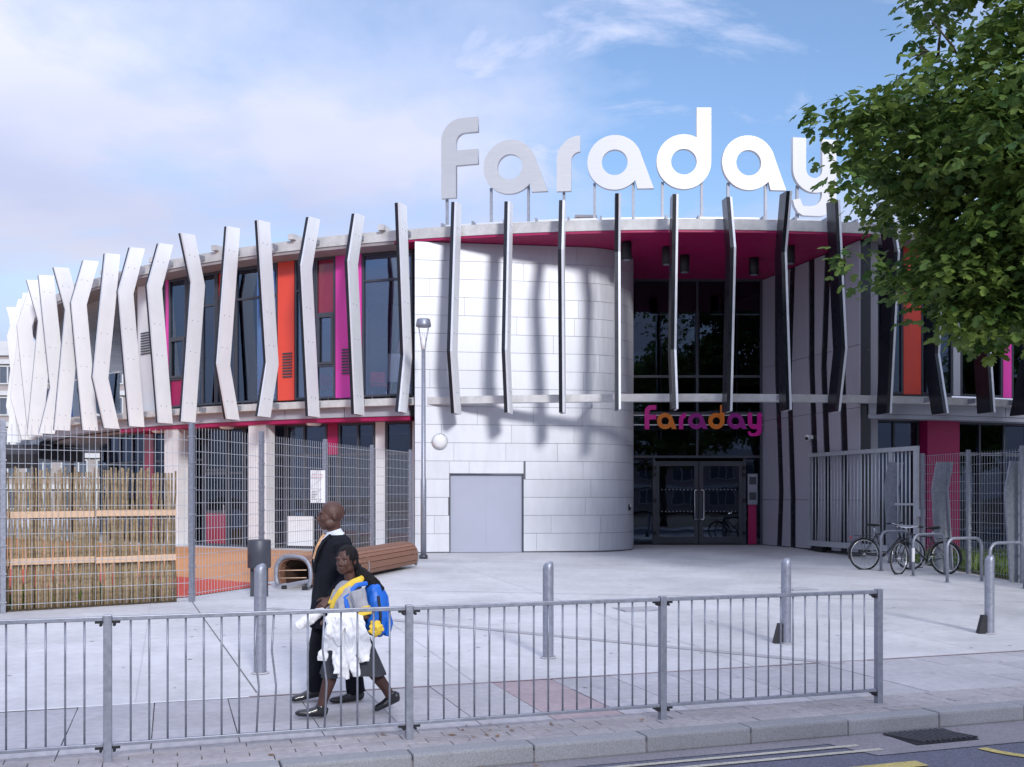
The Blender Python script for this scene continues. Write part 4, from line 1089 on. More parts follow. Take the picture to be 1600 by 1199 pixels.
# ------------------------------------------------------------------ bike stands
def hoop(a, b, h, label):
    a, b = Vector(a), Vector(b); za, zb = gz(*a), gz(*b); t = thing('bike_stand', (*((a + b)/2), (za + zb)/2), label, 'bike stand', 'steel hoop bike stands')
    d = b - a; pts = [(a.x, a.y, za - 0.02)]; r = 0.17; zt = (za + zb)/2 + h
    for k in range(7):
        th = R(180 - 15*k); pts.append((*(a + d.normalized()*(r + r*math.cos(th))), zt - r + r*math.sin(th)))
    for k in range(7):
        th = R(90 - 15*k); pts.append((*(b + d.normalized()*(-r + r*math.cos(th))), zt - r + r*math.sin(th)))
    pts.append((b.x, b.y, zb - 0.02))
    obj('hoop_tube', B().tube(pts, 0.029, 12), 'galv', t)
    for p in (a, b): obj('base_plate', B().rev([(0.06, 0), (0.055, 0.008)], (p.x, p.y, gz(*p) + 0.003), 16), 'galv_dull', t)
hoop((7.87, 21.84), (8.60, 22.1), 0.84, 'steel hoop bike stand farthest back, behind the front bicycle')
hoop((8.15, 20.80), (8.90, 21.05), 0.84, 'steel hoop bike stand with a white sticker, between the bicycles')
hoop((8.34, 19.62), (9.12, 19.88), 0.84, 'empty steel hoop bike stand third from the gate')
hoop((8.58, 18.38), (9.34, 18.66), 0.84, 'empty steel hoop bike stand nearest the right edge')
st = obj('sticker', B().tube([(8.15, 20.80, 0.50), (8.15, 20.80, 0.78)], 0.0305, 12, caps=False), 'paper'); tag(st, 'white sticker wrapped round a leg of the bike stand', 'sticker')

def bicycle(loc, rz, lean, label, steer=0.0):
    Rw = 0.335
    M0 = Matrix.Translation((loc[0], loc[1], gz(loc[0], loc[1]))) @ Matrix.Rotation(rz, 4, 'Z') @ Matrix.Rotation(lean, 4, 'X')
    t = bpy.data.objects.new('bicycle', None); COL.objects.link(t); place(t, M0, None); tag(t, label, 'bicycle', 'bicycles at the stands')
    def part(name, mb, m, parent=t, X=None):
        o = obj(name, mb, m, None); L = WM[o.name]; place(o, M0 @ (X or Matrix()) @ L, parent); return o
    rear, front, bb, seat, head0, head1 = Vector((0, 0, Rw)), Vector((1.05, 0, Rw)), Vector((0.43, 0, 0.28)), Vector((0.27, 0, 0.80)), Vector((0.80, 0, 0.84)), Vector((0.84, 0, 0.70))
    SX = Matrix.Translation(front) @ Matrix.Rotation(steer, 4, Vector((-0.27, 0, 1)).normalized()) @ Matrix.Translation(-front) if steer else Matrix()
    def wheel(c, X):
        tp = [(c.x + Rw*math.cos(2*math.pi*i/32), 0, c.z + Rw*math.sin(2*math.pi*i/32)) for i in range(32)]
        w = part('wheel', B().tube([(c.x + (Rw - 0.03)*math.cos(2*math.pi*i/32), 0, c.z + (Rw - 0.03)*math.sin(2*math.pi*i/32)) for i in range(32)], 0.012, 6, closed=True), 'steel', t, X)
        part('tyre', B().tube(tp, 0.019, 8, closed=True), 'rubber', w, X)
        sp = B()
        for i in range(16):
            a = 2*math.pi*i/16; sp.tube([(c.x, 0.02*(-1)**i, c.z), (c.x + (Rw-0.03)*math.cos(a), 0, c.z + (Rw-0.03)*math.sin(a))], 0.0022, 3, smooth=False)
        part('spokes', sp, 'steel', w, X)['kind'] = 'stuff'
        part('hub', B().tube([(c.x, -0.05, c.z), (c.x, 0.05, c.z)], 0.022, 8), 'chrome', w, X)
    wheel(rear, None); wheel(front, SX)
    fr_ = B().tube([seat, bb], 0.016, 8).tube([seat + (bb - seat)*0.08, head0], 0.016, 8).tube([bb, head1], 0.019, 8).tube([head0 + Vector((-0.015, 0, 0.04)), head1 + Vector((0.01, 0, -0.03))], 0.021, 8)
    for s_ in (-1, 1):
        fr_.tube([seat + Vector((0.01, 0.01*s_, -0.06)), rear + Vector((0, 0.055*s_, 0))], 0.008, 6).tube([bb + Vector((0, 0.03*s_, 0)), rear + Vector((0, 0.055*s_, 0))], 0.009, 6)
    part('frame', fr_, 'bike_black')
    fk = B()
    for s_ in (-1, 1): fk.tube([head1 + Vector((0.005, 0.04*s_, -0.02)), (0.97, 0.05*s_, 0.50), front + Vector((0, 0.05*s_, 0))], 0.012, 6)
    fk.tube([head1 + Vector((0.005, -0.05, -0.02)), head1 + Vector((0.005, 0.05, -0.02))], 0.014, 6)
    part('fork', fk, 'bike_black', t, SX)
    part('seat_post', B().tube([seat, seat + Vector((-0.035, 0, 0.13))], 0.013, 8), 'chrome')
    s0 = seat + Vector((-0.04, 0, 0.15))
    part('saddle', B().tube([s0 + Vector((-0.13, 0, 0.012)), s0 + Vector((-0.10, 0, 0.02)), s0 + Vector((0, 0, 0.012)), s0 + Vector((0.10, 0, 0.008)), s0 + Vector((0.15, 0, 0))], [(0.02, 0.06), (0.032, 0.085), (0.03, 0.06), (0.022, 0.028), (0.012, 0.012)], 12), 'rubber')
    hb = Vector((0.775, 0, 0.97))
    part('stem', B().tube([head0 + Vector((-0.01, 0, 0.03)), hb + Vector((0.0, 0, -0.02)), hb + Vector((0.06, 0, 0.0))], 0.014, 8), 'chrome', t, SX)
    c = hb + Vector((0.06, 0, 0))
    hbr = part('handlebar', B().tube([c + Vector((-0.12, -0.29, 0.03)), c + Vector((-0.04, -0.22, 0.035)), c + Vector((0, -0.08, 0.005)), c + Vector((0, 0.08, 0.005)), c + Vector((-0.04, 0.22, 0.035)), c + Vector((-0.12, 0.29, 0.03))], 0.011, 8), 'chrome', t, SX)
    for s_ in (-1, 1): part('grip', B().tube([c + Vector((-0.06, 0.24*s_, 0.034)), c + Vector((-0.14, 0.305*s_, 0.03))], 0.017, 8), 'rubber', hbr, SX)
    cr_ = part('crank', B().tube([bb + Vector((0, -0.06, 0)), bb + Vector((0.10, -0.07, -0.13))], 0.010, 6).tube([bb + Vector((0, 0.06, 0)), bb + Vector((-0.10, 0.07, 0.13))], 0.010, 6), 'chrome')
    part('chainring', B().tube([bb + Vector((0.085*math.cos(R(20*i)), -0.05, 0.085*math.sin(R(20*i)))) for i in range(18)], 0.006, 5, closed=True).tube([bb + Vector((0, -0.05, 0.08)), rear + Vector((0, -0.05, 0.035))], 0.004, 4).tube([bb + Vector((0, -0.05, -0.08)), rear + Vector((0, -0.05, -0.035))], 0.004, 4), 'chrome', cr_)
    for p in (bb + Vector((0.10, -0.11, -0.13)), bb + Vector((-0.10, 0.11, 0.13))): part('pedal', B().box(p, (0.09, 0.08, 0.02)), 'rubber', cr_)
    rk = B()
    for s_ in (-1, 1): rk.tube([rear + Vector((-0.22, 0.06*s_, 0.40)), rear + Vector((0.16, 0.06*s_, 0.40))], 0.006, 5).tube([rear + Vector((-0.05, 0.06*s_, 0.40)), rear + Vector((0, 0.06*s_, 0.02))], 0.005, 5)
    for k in range(4): rk.tube([rear + Vector((-0.22 + 0.12*k, -0.06, 0.40)), rear + Vector((-0.22 + 0.12*k, 0.06, 0.40))], 0.005, 5)
    part('luggage_rack', rk, 'bike_black')
    mg = [(rear.x + (Rw + 0.035)*math.cos(R(a)), 0, rear.z + (Rw + 0.035)*math.sin(R(a))) for a in range(40, 200, 12)]
    part('mudguard', B().tube(mg, (0.006, 0.028), 6) if False else B().tube(mg, [(0.005, 0.028)]*len(mg), 6), 'bike_black')
    part('rear_reflector', B().box(rear + Vector((-0.30, 0, 0.36)), (0.02, 0.05, 0.04)), 'red_plastic')
    return t
bicycle((7.60, 22.05), R(8), R(-4), 'black bicycle with luggage rack leaning on the farthest stand')
bicycle((9.02, 21.25), R(190), R(7), 'black bicycle with front wheel turned towards the street', steer=R(32))

# ------------------------------------------------------------------ timber log bench
BN, BF = Vector((-3.74, 17.45)), Vector((-2.28, 21.75)); bd = (BF - BN).normalized(); bl_ = (BF - BN).length; bn = Vector((bd.y, -bd.x))
bt = thing('bench', (*BN.lerp(BF, 0.5), gz(*BN.lerp(BF, 0.5))), 'long rounded timber slat bench with a metal hoop end', 'bench')
sec = []
def sup(th): c_, s_ = math.cos(th), math.sin(th); return Vector((0.32*math.copysign(abs(c_)**0.72, c_), 0.25 + 0.295*math.copysign(abs(s_)**0.80, s_)))
for i in range(13):
    t0_, t1_ = math.pi + 0.55 - (math.pi + 1.1)*i/13, math.pi + 0.55 - (math.pi + 1.1)*(i + 1)/13
    sec.append((sup(t0_), sup(t1_)))
def bp_(s_, x, z): q_ = BN + bd*s_ + bn*x; return Vector((q_.x, q_.y, gz(q_.x, q_.y) + z))
for a, b in sec:
    dd = (b - a).normalized(); nn_ = Vector((-dd.y, dd.x)); a2, b2 = a + dd*0.006, b - dd*0.006
    vs_ = []
    for s_ in (0.05, bl_ - 0.02):
        for p_ in (a2, b2, b2 + nn_*0.035 if False else b2 - nn_*0.035, a2 - nn_*0.035): vs_.append(bp_(s_, p_.x, p_.y))
    obj('slat', B().add(vs_, [(0, 1, 2, 3), (7, 6, 5, 4), (0, 4, 5, 1), (1, 5, 6, 2), (2, 6, 7, 3), (3, 7, 4, 0)]), 'bench_wood', bt, bevel=0.006)
for s_ in (0.02, bl_ * 0.5, bl_):
    hp = [bp_(s_, *(sup(math.pi + 0.62 - (math.pi + 1.24)*i/16)*(1.05 if s_ == 0.02 else 0.9))) for i in range(17)]
    obj('hoop_frame', B().tube(hp, [(0.04, 0.03)]*17, 8), 'galv_dull', bt)
for z in (0.20, 0.33): obj('end_wire', B().tube([bp_(0.0, -0.27, z - 0.01), bp_(0.0, 0.27, z + 0.02)], 0.008, 6), 'timber', bt)
for x in (-0.2, 0.2): obj('foot', B().box(bp_(0.06, x, 0.03), (0.08, 0.06, 0.06)), 'black_metal', bt)
obj('inner_skin', B().add([bp_(s_, x, z) for s_ in (0.2, bl_ - 0.05) for x, z in ((-0.24, 0.08), (-0.27, 0.34), (-0.16, 0.47), (0.12, 0.48), (0.25, 0.36), (0.26, 0.09))], [(i, i + 1, i + 7, i + 6) for i in range(5)] + [(6, 7, 8, 9, 10, 11)]), 'bench_dark', bt)

# ------------------------------------------------------------------ red classroom chairs behind the upstairs windows
def chair(p, rad, z, rz, label, m='red_plastic'):
    c = pol(rad, p, z); M = Matrix.Translation(c) @ Matrix.Rotation(rz, 4, 'Z')
    t = thing('classroom_chair', c, label, 'chair', 'chairs behind the glass')
    def part(n_, mb, mm): mb.v = [M @ v for v in mb.v]; return obj(n_, mb, mm, t)
    part('seat', B().box((0, 0, 0.44), (0.42, 0.42, 0.03)), m)
    part('backrest', B().box((0, 0.20, 0.68), (0.40, 0.03, 0.30)), m)
    for x in (-0.17, 0.17):
        for y in (-0.17, 0.19): part('leg', B().tube([(x, y, 0.43), (x*1.15, y*1.2, 0.0)], 0.012, 6), 'chrome')
chair(-28.75, 24.0, 4.305, R(-20), 'red chair upstairs in the wide window left of the orange red panel, right one')
chair(-29.25, 23.2, 4.31, R(60), 'red chair upstairs in the wide window left of the orange red panel, left one')
chair(-19.0, 24.0, 4.305, R(15), 'red chair upstairs in the window beside the metal wall')
chair(-22.75, 23.8, 4.31, R(40), 'red chair upstairs low in the window left of the pink panel', 'orange_plastic')
chair(-17.7, 23.2, GZ + 0.01, R(15), 'red chair downstairs in the window beside the metal wall')
chair(-24.9, 23.2, GZ + 0.01, R(15), 'red chair downstairs behind the white board', 'orange_plastic')
chair(-31.8, 22.6, GZ + 0.01, R(15), 'red chair downstairs behind the side door')
# artist easel by the upstairs window
e0 = pol(23.5, -18.1, 4.31)
t = thing('easel', e0, 'wooden easel standing behind the upstairs window by the metal wall', 'easel')
for dx_, dy_ in ((-0.3, 0), (0.3, 0), (0, 0.5)): obj('leg', B().bar(e0 + Vector((dx_, dy_, 0)), e0 + Vector((0, 0.1, 1.7)), 0.035), 'timber', t)
obj('board', B().box(e0 + Vector((0, -0.03, 0.95)), (0.6, 0.03, 0.75)), 'paper', t)
# ------------------------------------------------------------------ people
def fuse(mb, voxel, smooth=4):
    """join closed shapes into one continuous skin"""
    me = bpy.data.meshes.new('tmp'); me.from_pydata(mb.v, [], mb.f)
    bm = bmesh.new(); bm.from_mesh(me); bmesh.ops.recalc_face_normals(bm, faces=bm.faces); bm.to_mesh(me); bm.free()
    o = bpy.data.objects.new('tmp', me); COL.objects.link(o)
    r_ = o.modifiers.new('r', 'REMESH'); r_.mode = 'VOXEL'; r_.voxel_size = voxel; r_.use_smooth_shade = True
    if smooth: s_ = o.modifiers.new('s', 'SMOOTH'); s_.factor = 0.5; s_.iterations = smooth
    out = bpy.data.meshes.new_from_object(o.evaluated_get(bpy.context.evaluated_depsgraph_get()))
    bpy.data.objects.remove(o); bpy.data.meshes.remove(me)
    return out
def person_part(name, mb, m, M0, parent, voxel=0.008, smooth=4, fold=0.0, fs=9.0):
    me = fuse(mb, voxel, smooth) if voxel else None
    if me is None:
        me = bpy.data.meshes.new(name); me.from_pydata(mb.v, [], mb.f)
    if fold:
        for v in me.vertices:
            n_ = mnoise.noise_vector(Vector((v.co.x*fs, v.co.y*fs, v.co.z*fs*0.45))) * fold
            m_ = mnoise.noise_vector(Vector((v.co.x*fs*2.6, v.co.y*fs*2.6, v.co.z*fs*1.1 + 7))) * fold * 0.45
            v.co += Vector((n_.x + m_.x, n_.y + m_.y, n_.z*0.3))
    for p in me.polygons: p.use_smooth = True
    me.name = name; me.materials.clear(); me.materials.append(MATS[m])
    o = bpy.data.objects.new(name, me); COL.objects.link(o); place(o, M0, parent); return o
def hand(mb, wrist, d, palm_n, s=1.0, curl=0.5, side=1):
    """palm and five fingers; d = pointing direction, palm_n = palm normal, side = where the thumb goes"""
    d = Vector(d).normalized(); n_ = Vector(palm_n); n_ = (n_ - d*n_.dot(d)).normalized(); w = d.cross(n_) * side
    wrist = Vector(wrist)
    mb.tube([wrist, wrist + d*0.03*s, wrist + d*0.095*s], [(0.020*s, 0.026*s), (0.017*s, 0.040*s), (0.014*s, 0.040*s)], 10, up=n_)
    for i, L in enumerate((0.068, 0.078, 0.072, 0.056)):
        b = wrist + d*0.085*s + w*(0.030 - 0.020*i)*s
        p1 = b + (d*math.cos(curl*0.5) + n_*math.sin(curl*0.5))*L*0.45*s
        p2 = p1 + (d*math.cos(curl*1.3) + n_*math.sin(curl*1.3))*L*0.32*s
        p3 = p2 + (d*math.cos(curl*2.0) + n_*math.sin(curl*2.0))*L*0.25*s
        mb.tube([b, p1, p2, p3], [0.0095*s, 0.009*s, 0.0085*s, 0.007*s], 7)
    b = wrist + d*0.03*s + w*0.032*s
    mb.tube([b, b + (d*0.6 + w*0.7 + n_*0.25)*0.035*s, b + (d*1.1 + w*0.65 + n_*0.6)*0.055*s], [0.013*s, 0.011*s, 0.009*s], 7)
def head(mb, c, yaw, s=1.0, hairless=True):
    """face looks along -x before yaw; c = centre of skull"""
    Mr = Matrix.Rotation(yaw, 4, 'Z'); c = Vector(c)
    def P(x, y, z): return c + (Mr @ Vector((x, y, z)))*s
    M3 = Mr.to_3x3()
    def el(p, r): mb.ell(P(*p), [q_*s for q_ in r], 16, 12, M3)
    el((0.018, 0, 0.022), (0.098, 0.076, 0.092))          # cranium
    el((-0.028, 0, -0.020), (0.066, 0.064, 0.085))        # face
    el((-0.045, 0, -0.083), (0.040, 0.040, 0.034))        # chin
    for sd in (-1, 1):
        el((-0.008, 0.052*sd, -0.066), (0.048, 0.016, 0.036))   # jaw
        el((-0.068, 0.034*sd, -0.028), (0.022, 0.020, 0.022))   # cheek
        el((-0.083, 0.030*sd, 0.022), (0.013, 0.026, 0.011))    # brow
        el((0.018, 0.077*sd, -0.012), (0.018, 0.010, 0.031))    # ear
        el((-0.094, 0.013*sd, -0.038), (0.014, 0.012, 0.010))   # nostril
    mb.tube([P(-0.086, 0, 0.012), P(-0.098, 0, -0.012), P(-0.108, 0, -0.034)], [0.009*s, 0.011*s, 0.014*s], 8)
    el((-0.086, 0, -0.062), (0.014, 0.026, 0.0075)); el((-0.083, 0, -0.075), (0.014, 0.023, 0.008))
    return P
def eyes(P, s, M0, parent):
    for sd in (-1, 1):
        e = B().ell(P(-0.0755, 0.031*sd, 0.002), (0.010*s, 0.011*s, 0.006*s), 10, 8)
        eo = person_part('eye', e, 'eye_white', M0, parent, voxel=0)
        person_part('pupil', B().ell(P(-0.083, 0.031*sd, 0.001), (0.0045*s, 0.0055*s, 0.0055*s), 8, 6), 'hair', M0, eo, voxel=0)
def shoe(mb, heel, toe, w=0.045, h=0.085):
    h0, t0 = Vector(heel), Vector(toe); d = t0 - h0
    mb.tube([h0 + Vector((0, 0, 0.045)), h0 + d*0.08 + Vector((0, 0, 0.05)), h0 + d*0.3 + Vector((0, 0, 0.05)), h0 + d*0.6 + Vector((0, 0, 0.034)), h0 + d*0.88 + Vector((0, 0, 0.028)), t0 + Vector((0, 0, 0.026))],
            [(0.030, w*0.6), (0.046, w*0.85), (0.048, w*0.9), (0.034, w*1.05), (0.028, w*0.85), (0.012, w*0.4)], 12, up=(0, 0, 1))

# ---- man in the dark coat, striding left
MM = Matrix.Translation((-1.60, 9.06, 0.0)) @ Matrix.Rotation(R(24), 4, 'Z')
b = B()
Pm = head(b, (-0.005, 0, 1.645), R(-4), 1.10)
b.tube([(0.045, 0, 1.38), (0.035, 0, 1.47), (0.02, 0, 1.58)], [0.075, 0.060, 0.058], 14)
b.tube([(0.03, 0, 0.86), (0.03, 0, 1.05), (0.03, 0, 1.25), (0.04, 0, 1.40), (0.04, 0, 1.45)], [(0.10, 0.15), (0.10, 0.14), (0.11, 0.16), (0.09, 0.17), (0.05, 0.08)], 16, up=(1, 0, 0))
hipN, hipF = (0.03, -0.085, 0.90), (0.02, 0.085, 0.90)
b.tube([hipN, (0.12, -0.085, 0.50), (0.20, -0.085, 0.09)], [0.085, 0.058, 0.040], 12)
b.tube([hipF, (-0.10, 0.085, 0.52), (-0.10, 0.085, 0.10)], [0.085, 0.058, 0.040], 12)
shN, elN, wrN = (0.05, -0.19, 1.40), (0.10, -0.245, 1.12), (-0.07, -0.235, 0.93)
shF, elF, wrF = (0.05, 0.19, 1.40), (0.14, 0.24, 1.12), (0.12, 0.25, 0.86)
b.tube([shN, elN, wrN], [0.055, 0.042, 0.028], 10); b.tube([shF, elF, wrF], [0.055, 0.042, 0.028], 10)
hand(b, wrN, (-0.75, 0.0, -0.65), (0.3, 0.9, -0.3), 1.0, 0.75, -1); hand(b, wrF, (-0.15, 0, -1), (-0.2, -1, 0), 1.0, 0.5, 1)
man = person_part('person', b, 'skin', MM, None, 0.0065, 3)
tag(man, 'bald man in a long dark coat, white collar and tie walking left', 'person', 'people walking past')
eyes(Pm, 1.0, MM, man)
b = B()
b.tube([(0.045, 0, 1.475), (0.045, 0, 1.44), (0.04, 0, 1.36), (0.03, 0, 1.20), (0.03, 0, 1.02), (0.02, 0, 0.86), (0.01, 0, 0.72), (0.01, 0, 0.66)],
       [(0.075, 0.085), (0.115, 0.17), (0.155, 0.225), (0.180, 0.225), (0.182, 0.215), (0.188, 0.215), (0.195, 0.22), (0.196, 0.22)], 20, up=(1, 0, 0))
for A in ((shN, elN, wrN), (shF, elF, wrF)):
    p0, p1, p2 = map(Vector, A); b.tube([p0 + Vector((-0.01, 0, 0.01)), p0.lerp(p1, 0.5), p1, p1.lerp(p2, 0.5), p1.lerp(p2, 0.93)], [0.075, 0.07, 0.062, 0.058, 0.053], 12)
person_part('coat', b, 'suit', MM, man, 0.009, 4, fold=0.016, fs=8)
for sd in (-1, 1):
    person_part('lapel', B().tube([(-0.02, 0.075*sd, 1.475), (-0.085, 0.070*sd, 1.42), (-0.130, 0.062*sd, 1.34), (-0.150, 0.035*sd, 1.24), (-0.152, 0.012*sd, 1.14)], [(0.016, 0.024), (0.016, 0.036), (0.014, 0.040), (0.014, 0.030), (0.010, 0.012)], 10, up=(-1, 0, 0.3)), 'suit', MM, man, 0.006, 2)
b = B()
b.tube([hipN, (0.085, -0.085, 0.68), (0.125, -0.085, 0.48), (0.17, -0.085, 0.28), (0.21, -0.085, 0.075)], [0.105, 0.098, 0.085, 0.080, 0.082], 14)
b.tube([hipF, (-0.05, 0.085, 0.70), (-0.095, 0.085, 0.50), (-0.10, 0.085, 0.28), (-0.11, 0.085, 0.085)], [0.105, 0.098, 0.085, 0.080, 0.082], 14)
b.ell((0.03, 0, 0.90), (0.12, 0.17, 0.12))
person_part('trousers', b, 'trouser', MM, man, 0.009, 3, fold=0.014, fs=11)
for nm, hl, to in (('n', (0.27, -0.085, 0.0), (-0.04, -0.10, 0.0)), ('f', (-0.06, 0.085, 0.03), (-0.345, 0.085, 0.0))):
    b = B(); shoe(b, hl, to); person_part('shoe', b, 'shoe', MM, man, 0.006, 2)
b = B().tube([(0.055, 0, 1.445), (0.035, 0, 1.475), (0.022, 0, 1.515)], [(0.078, 0.082), (0.072, 0.074), (0.066, 0.068)], 18, up=(1, 0, 0))
b.tube([(-0.02, 0, 1.475), (-0.075, 0, 1.42), (-0.115, 0, 1.35), (-0.143, 0, 1.25), (-0.146, 0, 1.18)], [(0.02, 0.06), (0.02, 0.06), (0.016, 0.048), (0.014, 0.026), (0.01, 0.01)], 12, up=(-1, 0, 0.3))
person_part('shirt', b, 'shirt', MM, man, 0.006, 3)
person_part('tie', B().tube([(-0.062, 0, 1.475), (-0.088, 0, 1.445), (-0.128, 0, 1.37), (-0.158, 0, 1.26)], [(0.014, 0.022), (0.012, 0.018), (0.010, 0.030), (0.010, 0.034)], 8, up=(-1, 0, 0)), 'tie', MM, man, 0.005, 1)
bg = B().tube([(-0.055, -0.215, 0.90), (-0.15, -0.20, 0.82), (-0.27, -0.19, 0.74), (-0.34, -0.185, 0.70)], [(0.018, 0.03), (0.045, 0.06), (0.052, 0.065), (0.03, 0.045)], 12)
wb = person_part('carrier_bag', bg, 'white_cloth', MM, None, 0.007, 2, fold=0.022, fs=18)
tag(wb, 'small crumpled white bag held in the man\'s hand', 'bag')

# ---- girl with the blue backpack
GM = Matrix.Translation((-1.345, 8.47, 0.0)) @ Matrix.Rotation(R(12), 4, 'Z')
b = B()
Pg = head(b, (-0.03, -0.015, 1.285), R(60), 0.98)
b.tube([(0.015, 0, 1.06), (0.01, 0, 1.12), (-0.01, -0.005, 1.22)], [0.062, 0.046, 0.045], 12)
b.tube([(0.0, 0, 0.68), (-0.01, 0, 0.80), (-0.02, 0, 0.95), (0.0, 0, 1.06), (0.005, 0, 1.10)], [(0.10, 0.12), (0.09, 0.11), (0.11, 0.13), (0.08, 0.14), (0.04, 0.06)], 16, up=(1, 0, 0))
gk = ((-0.02, -0.065, 0.72), (-0.13, -0.07, 0.42), (-0.235, -0.075, 0.09)); gb = ((0.0, 0.065, 0.72), (0.15, 0.06, 0.42), (0.345, 0.05, 0.15))
b.tube([gk[0], Vector(gk[0]).lerp(Vector(gk[1]), 0.6), gk[1], Vector(gk[1]).lerp(Vector(gk[2]), 0.35), gk[2]], [0.08, 0.066, 0.050, 0.052, 0.032], 12)
b.tube([gb[0], Vector(gb[0]).lerp(Vector(gb[1]), 0.6), gb[1], Vector(gb[1]).lerp(Vector(gb[2]), 0.35), gb[2]], [0.08, 0.066, 0.050, 0.052, 0.032], 12)
gsN, geN, gwN = (0.055, -0.155, 1.05), (0.115, -0.20, 0.83), (-0.05, -0.20, 0.80)
gsF, geF, gwF = (0.0, 0.15, 1.05), (0.04, 0.19, 0.85), (-0.12, 0.12, 0.78)
b.tube([gsN, geN, gwN], [0.045, 0.037, 0.026], 10); b.tube([gsF, geF, gwF], [0.045, 0.037, 0.026], 10)
hand(b, gwN, (-1, 0.1, 0.0), (0, 0.4, -1), 0.85, 0.7, 1); hand(b, gwF, (-1, -0.3, 0.0), (0, 0, -1), 0.85, 0.7, -1)
girl = person_part('person', b, 'skin', GM, None, 0.006, 3)
tag(girl, 'girl in grey and yellow school uniform with a blue backpack', 'person', 'people walking past')
eyes(Pg, 0.98, GM, girl)
b = B()
Mh = Matrix.Rotation(R(60), 3, 'Z')
b.ell(Pg(0.030, 0, 0.034), (0.100, 0.088, 0.094), 16, 12, Mh); b.ell(Pg(0.045, 0, -0.02), (0.070, 0.084, 0.085), 16, 12, Mh)
person_part('hair', b, 'hair', GM, girl, 0.006, 3, fold=0.006, fs=40)
b = B().tube([Pg(0.10, 0.0, 0.0), Pg(0.15, 0.0, -0.07), (0.13, -0.03, 1.135), (0.20, -0.05, 1.09), (0.27, -0.06, 1.03)], [0.05, 0.052, 0.058, 0.055, 0.02], 12)
person_part('ponytail', b, 'hair', GM, girl, 0.007, 2, fold=0.016, fs=30)
b = B().tube([(0.005, 0, 1.115), (0.005, 0, 1.09), (-0.005, 0, 1.04), (-0.025, 0, 0.95), (-0.02, 0, 0.84), (0.005, 0, 0.74), (0.01, 0, 0.66)],
             [(0.06, 0.065), (0.085, 0.125), (0.105, 0.165), (0.135, 0.16), (0.125, 0.15), (0.125, 0.15), (0.135, 0.16)], 20, up=(1, 0, 0))
for A in ((gsN, geN), (gsF, geF)):
    p0, p1 = map(Vector, A); b.tube([p0, p0.lerp(p1, 0.4), p0.lerp(p1, 0.72)], [0.066, 0.062, 0.062], 12)
person_part('jumper', b, 'jumper', GM, girl, 0.008, 4, fold=0.014, fs=12)
for A in ((gsN, geN), (gsF, geF)):
    p0, p1 = map(Vector, A); person_part('sleeve_cuff', B().tube([p0.lerp(p1, 0.64), p0.lerp(p1, 0.95)], [0.068, 0.066], 14), 'yellow_cloth', GM, girl, 0.006, 2)
b = B().tube([(0.09, -0.10, 1.13), (0.02, -0.135, 1.105), (-0.075, -0.128, 1.04), (-0.135, -0.09, 0.95), (-0.158, -0.06, 0.86)], [(0.02, 0.034), (0.016, 0.034), (0.016, 0.030), (0.014, 0.024), (0.012, 0.016)], 8, up=(0, -1, 0.4))
b.tube([(0.09, 0.09, 1.125), (0.0, 0.10, 1.10), (-0.115, 0.04, 1.03), (-0.165, -0.03, 0.93)], [(0.02, 0.034), (0.016, 0.034), (0.016, 0.028), (0.012, 0.02)], 8, up=(-1, 0, 0.4))
b.tube([(0.09, -0.09, 1.13), (0.11, 0.0, 1.15), (0.09, 0.09, 1.13)], 0.026, 8)
person_part('collar', b, 'yellow_cloth', GM, girl, 0.006, 2)
b = B().tube([(0.06, -0.10, 1.11), (-0.01, -0.165, 1.05), (-0.075, -0.165, 0.95), (-0.06, -0.175, 0.82)], [(0.012, 0.03)]*4, 8, up=(0, -1, 0.3))
person_part('shirt_lapel', b, 'jumper', GM, girl, 0.006, 1)
b = B(); rings = []
n = 40; vs_ = []
for j, (z, rx, ry, cx_) in enumerate(((0.75, 0.125, 0.15, 0.005), (0.66, 0.155, 0.17, 0.01), (0.52, 0.205, 0.195, 0.02), (0.40, 0.25, 0.215, 0.025), (0.345, 0.268, 0.222, 0.03))):
    for k in range(n):
        a = 2*math.pi*k/n; f_ = 1 + 0.035*j/4*(1 if (k // 2) % 2 else -1)
        vs_.append((cx_ + rx*f_*math.cos(a), ry*f_*math.sin(a), z + 0.012*math.sin(3*a)*(j == 4)))
fs = [(j*n + k, j*n + (k+1) % n, (j+1)*n + (k+1) % n, (j+1)*n + k) for j in range(4) for k in range(n)]
fs += [tuple(reversed(range(n)))]
person_part('skirt', b.add(vs_, fs), 'skirt', GM, girl, 0)
b = B()
for L_ in (gk, gb):
    p1, p2 = Vector(L_[1]), Vector(L_[2]); b.tube([p1.lerp(p2, -0.4), p1, p1.lerp(p2, 0.35), p1.lerp(p2, 0.8), p2 + Vector((0, 0, -0.02))], [0.060, 0.054, 0.056, 0.042, 0.040], 12)
person_part('tights', b, 'tights', GM, girl, 0.006, 2)
b = B(); shoe(b, (-0.18, -0.075, 0.005), (-0.44, -0.09, 0.03), 0.042); b.tube([(-0.24, -0.075, 0.05), (-0.23, -0.075, 0.11)], 0.046, 10)
person_part('shoe', b, 'shoe', GM, girl, 0.006, 2)
b = B(); shoe(b, (0.42, 0.05, 0.09), (0.20, 0.05, 0.0), 0.042); b.tube([(0.36, 0.05, 0.11), (0.345, 0.05, 0.17)], 0.046, 10)
person_part('shoe', b, 'shoe', GM, girl, 0.006, 2)
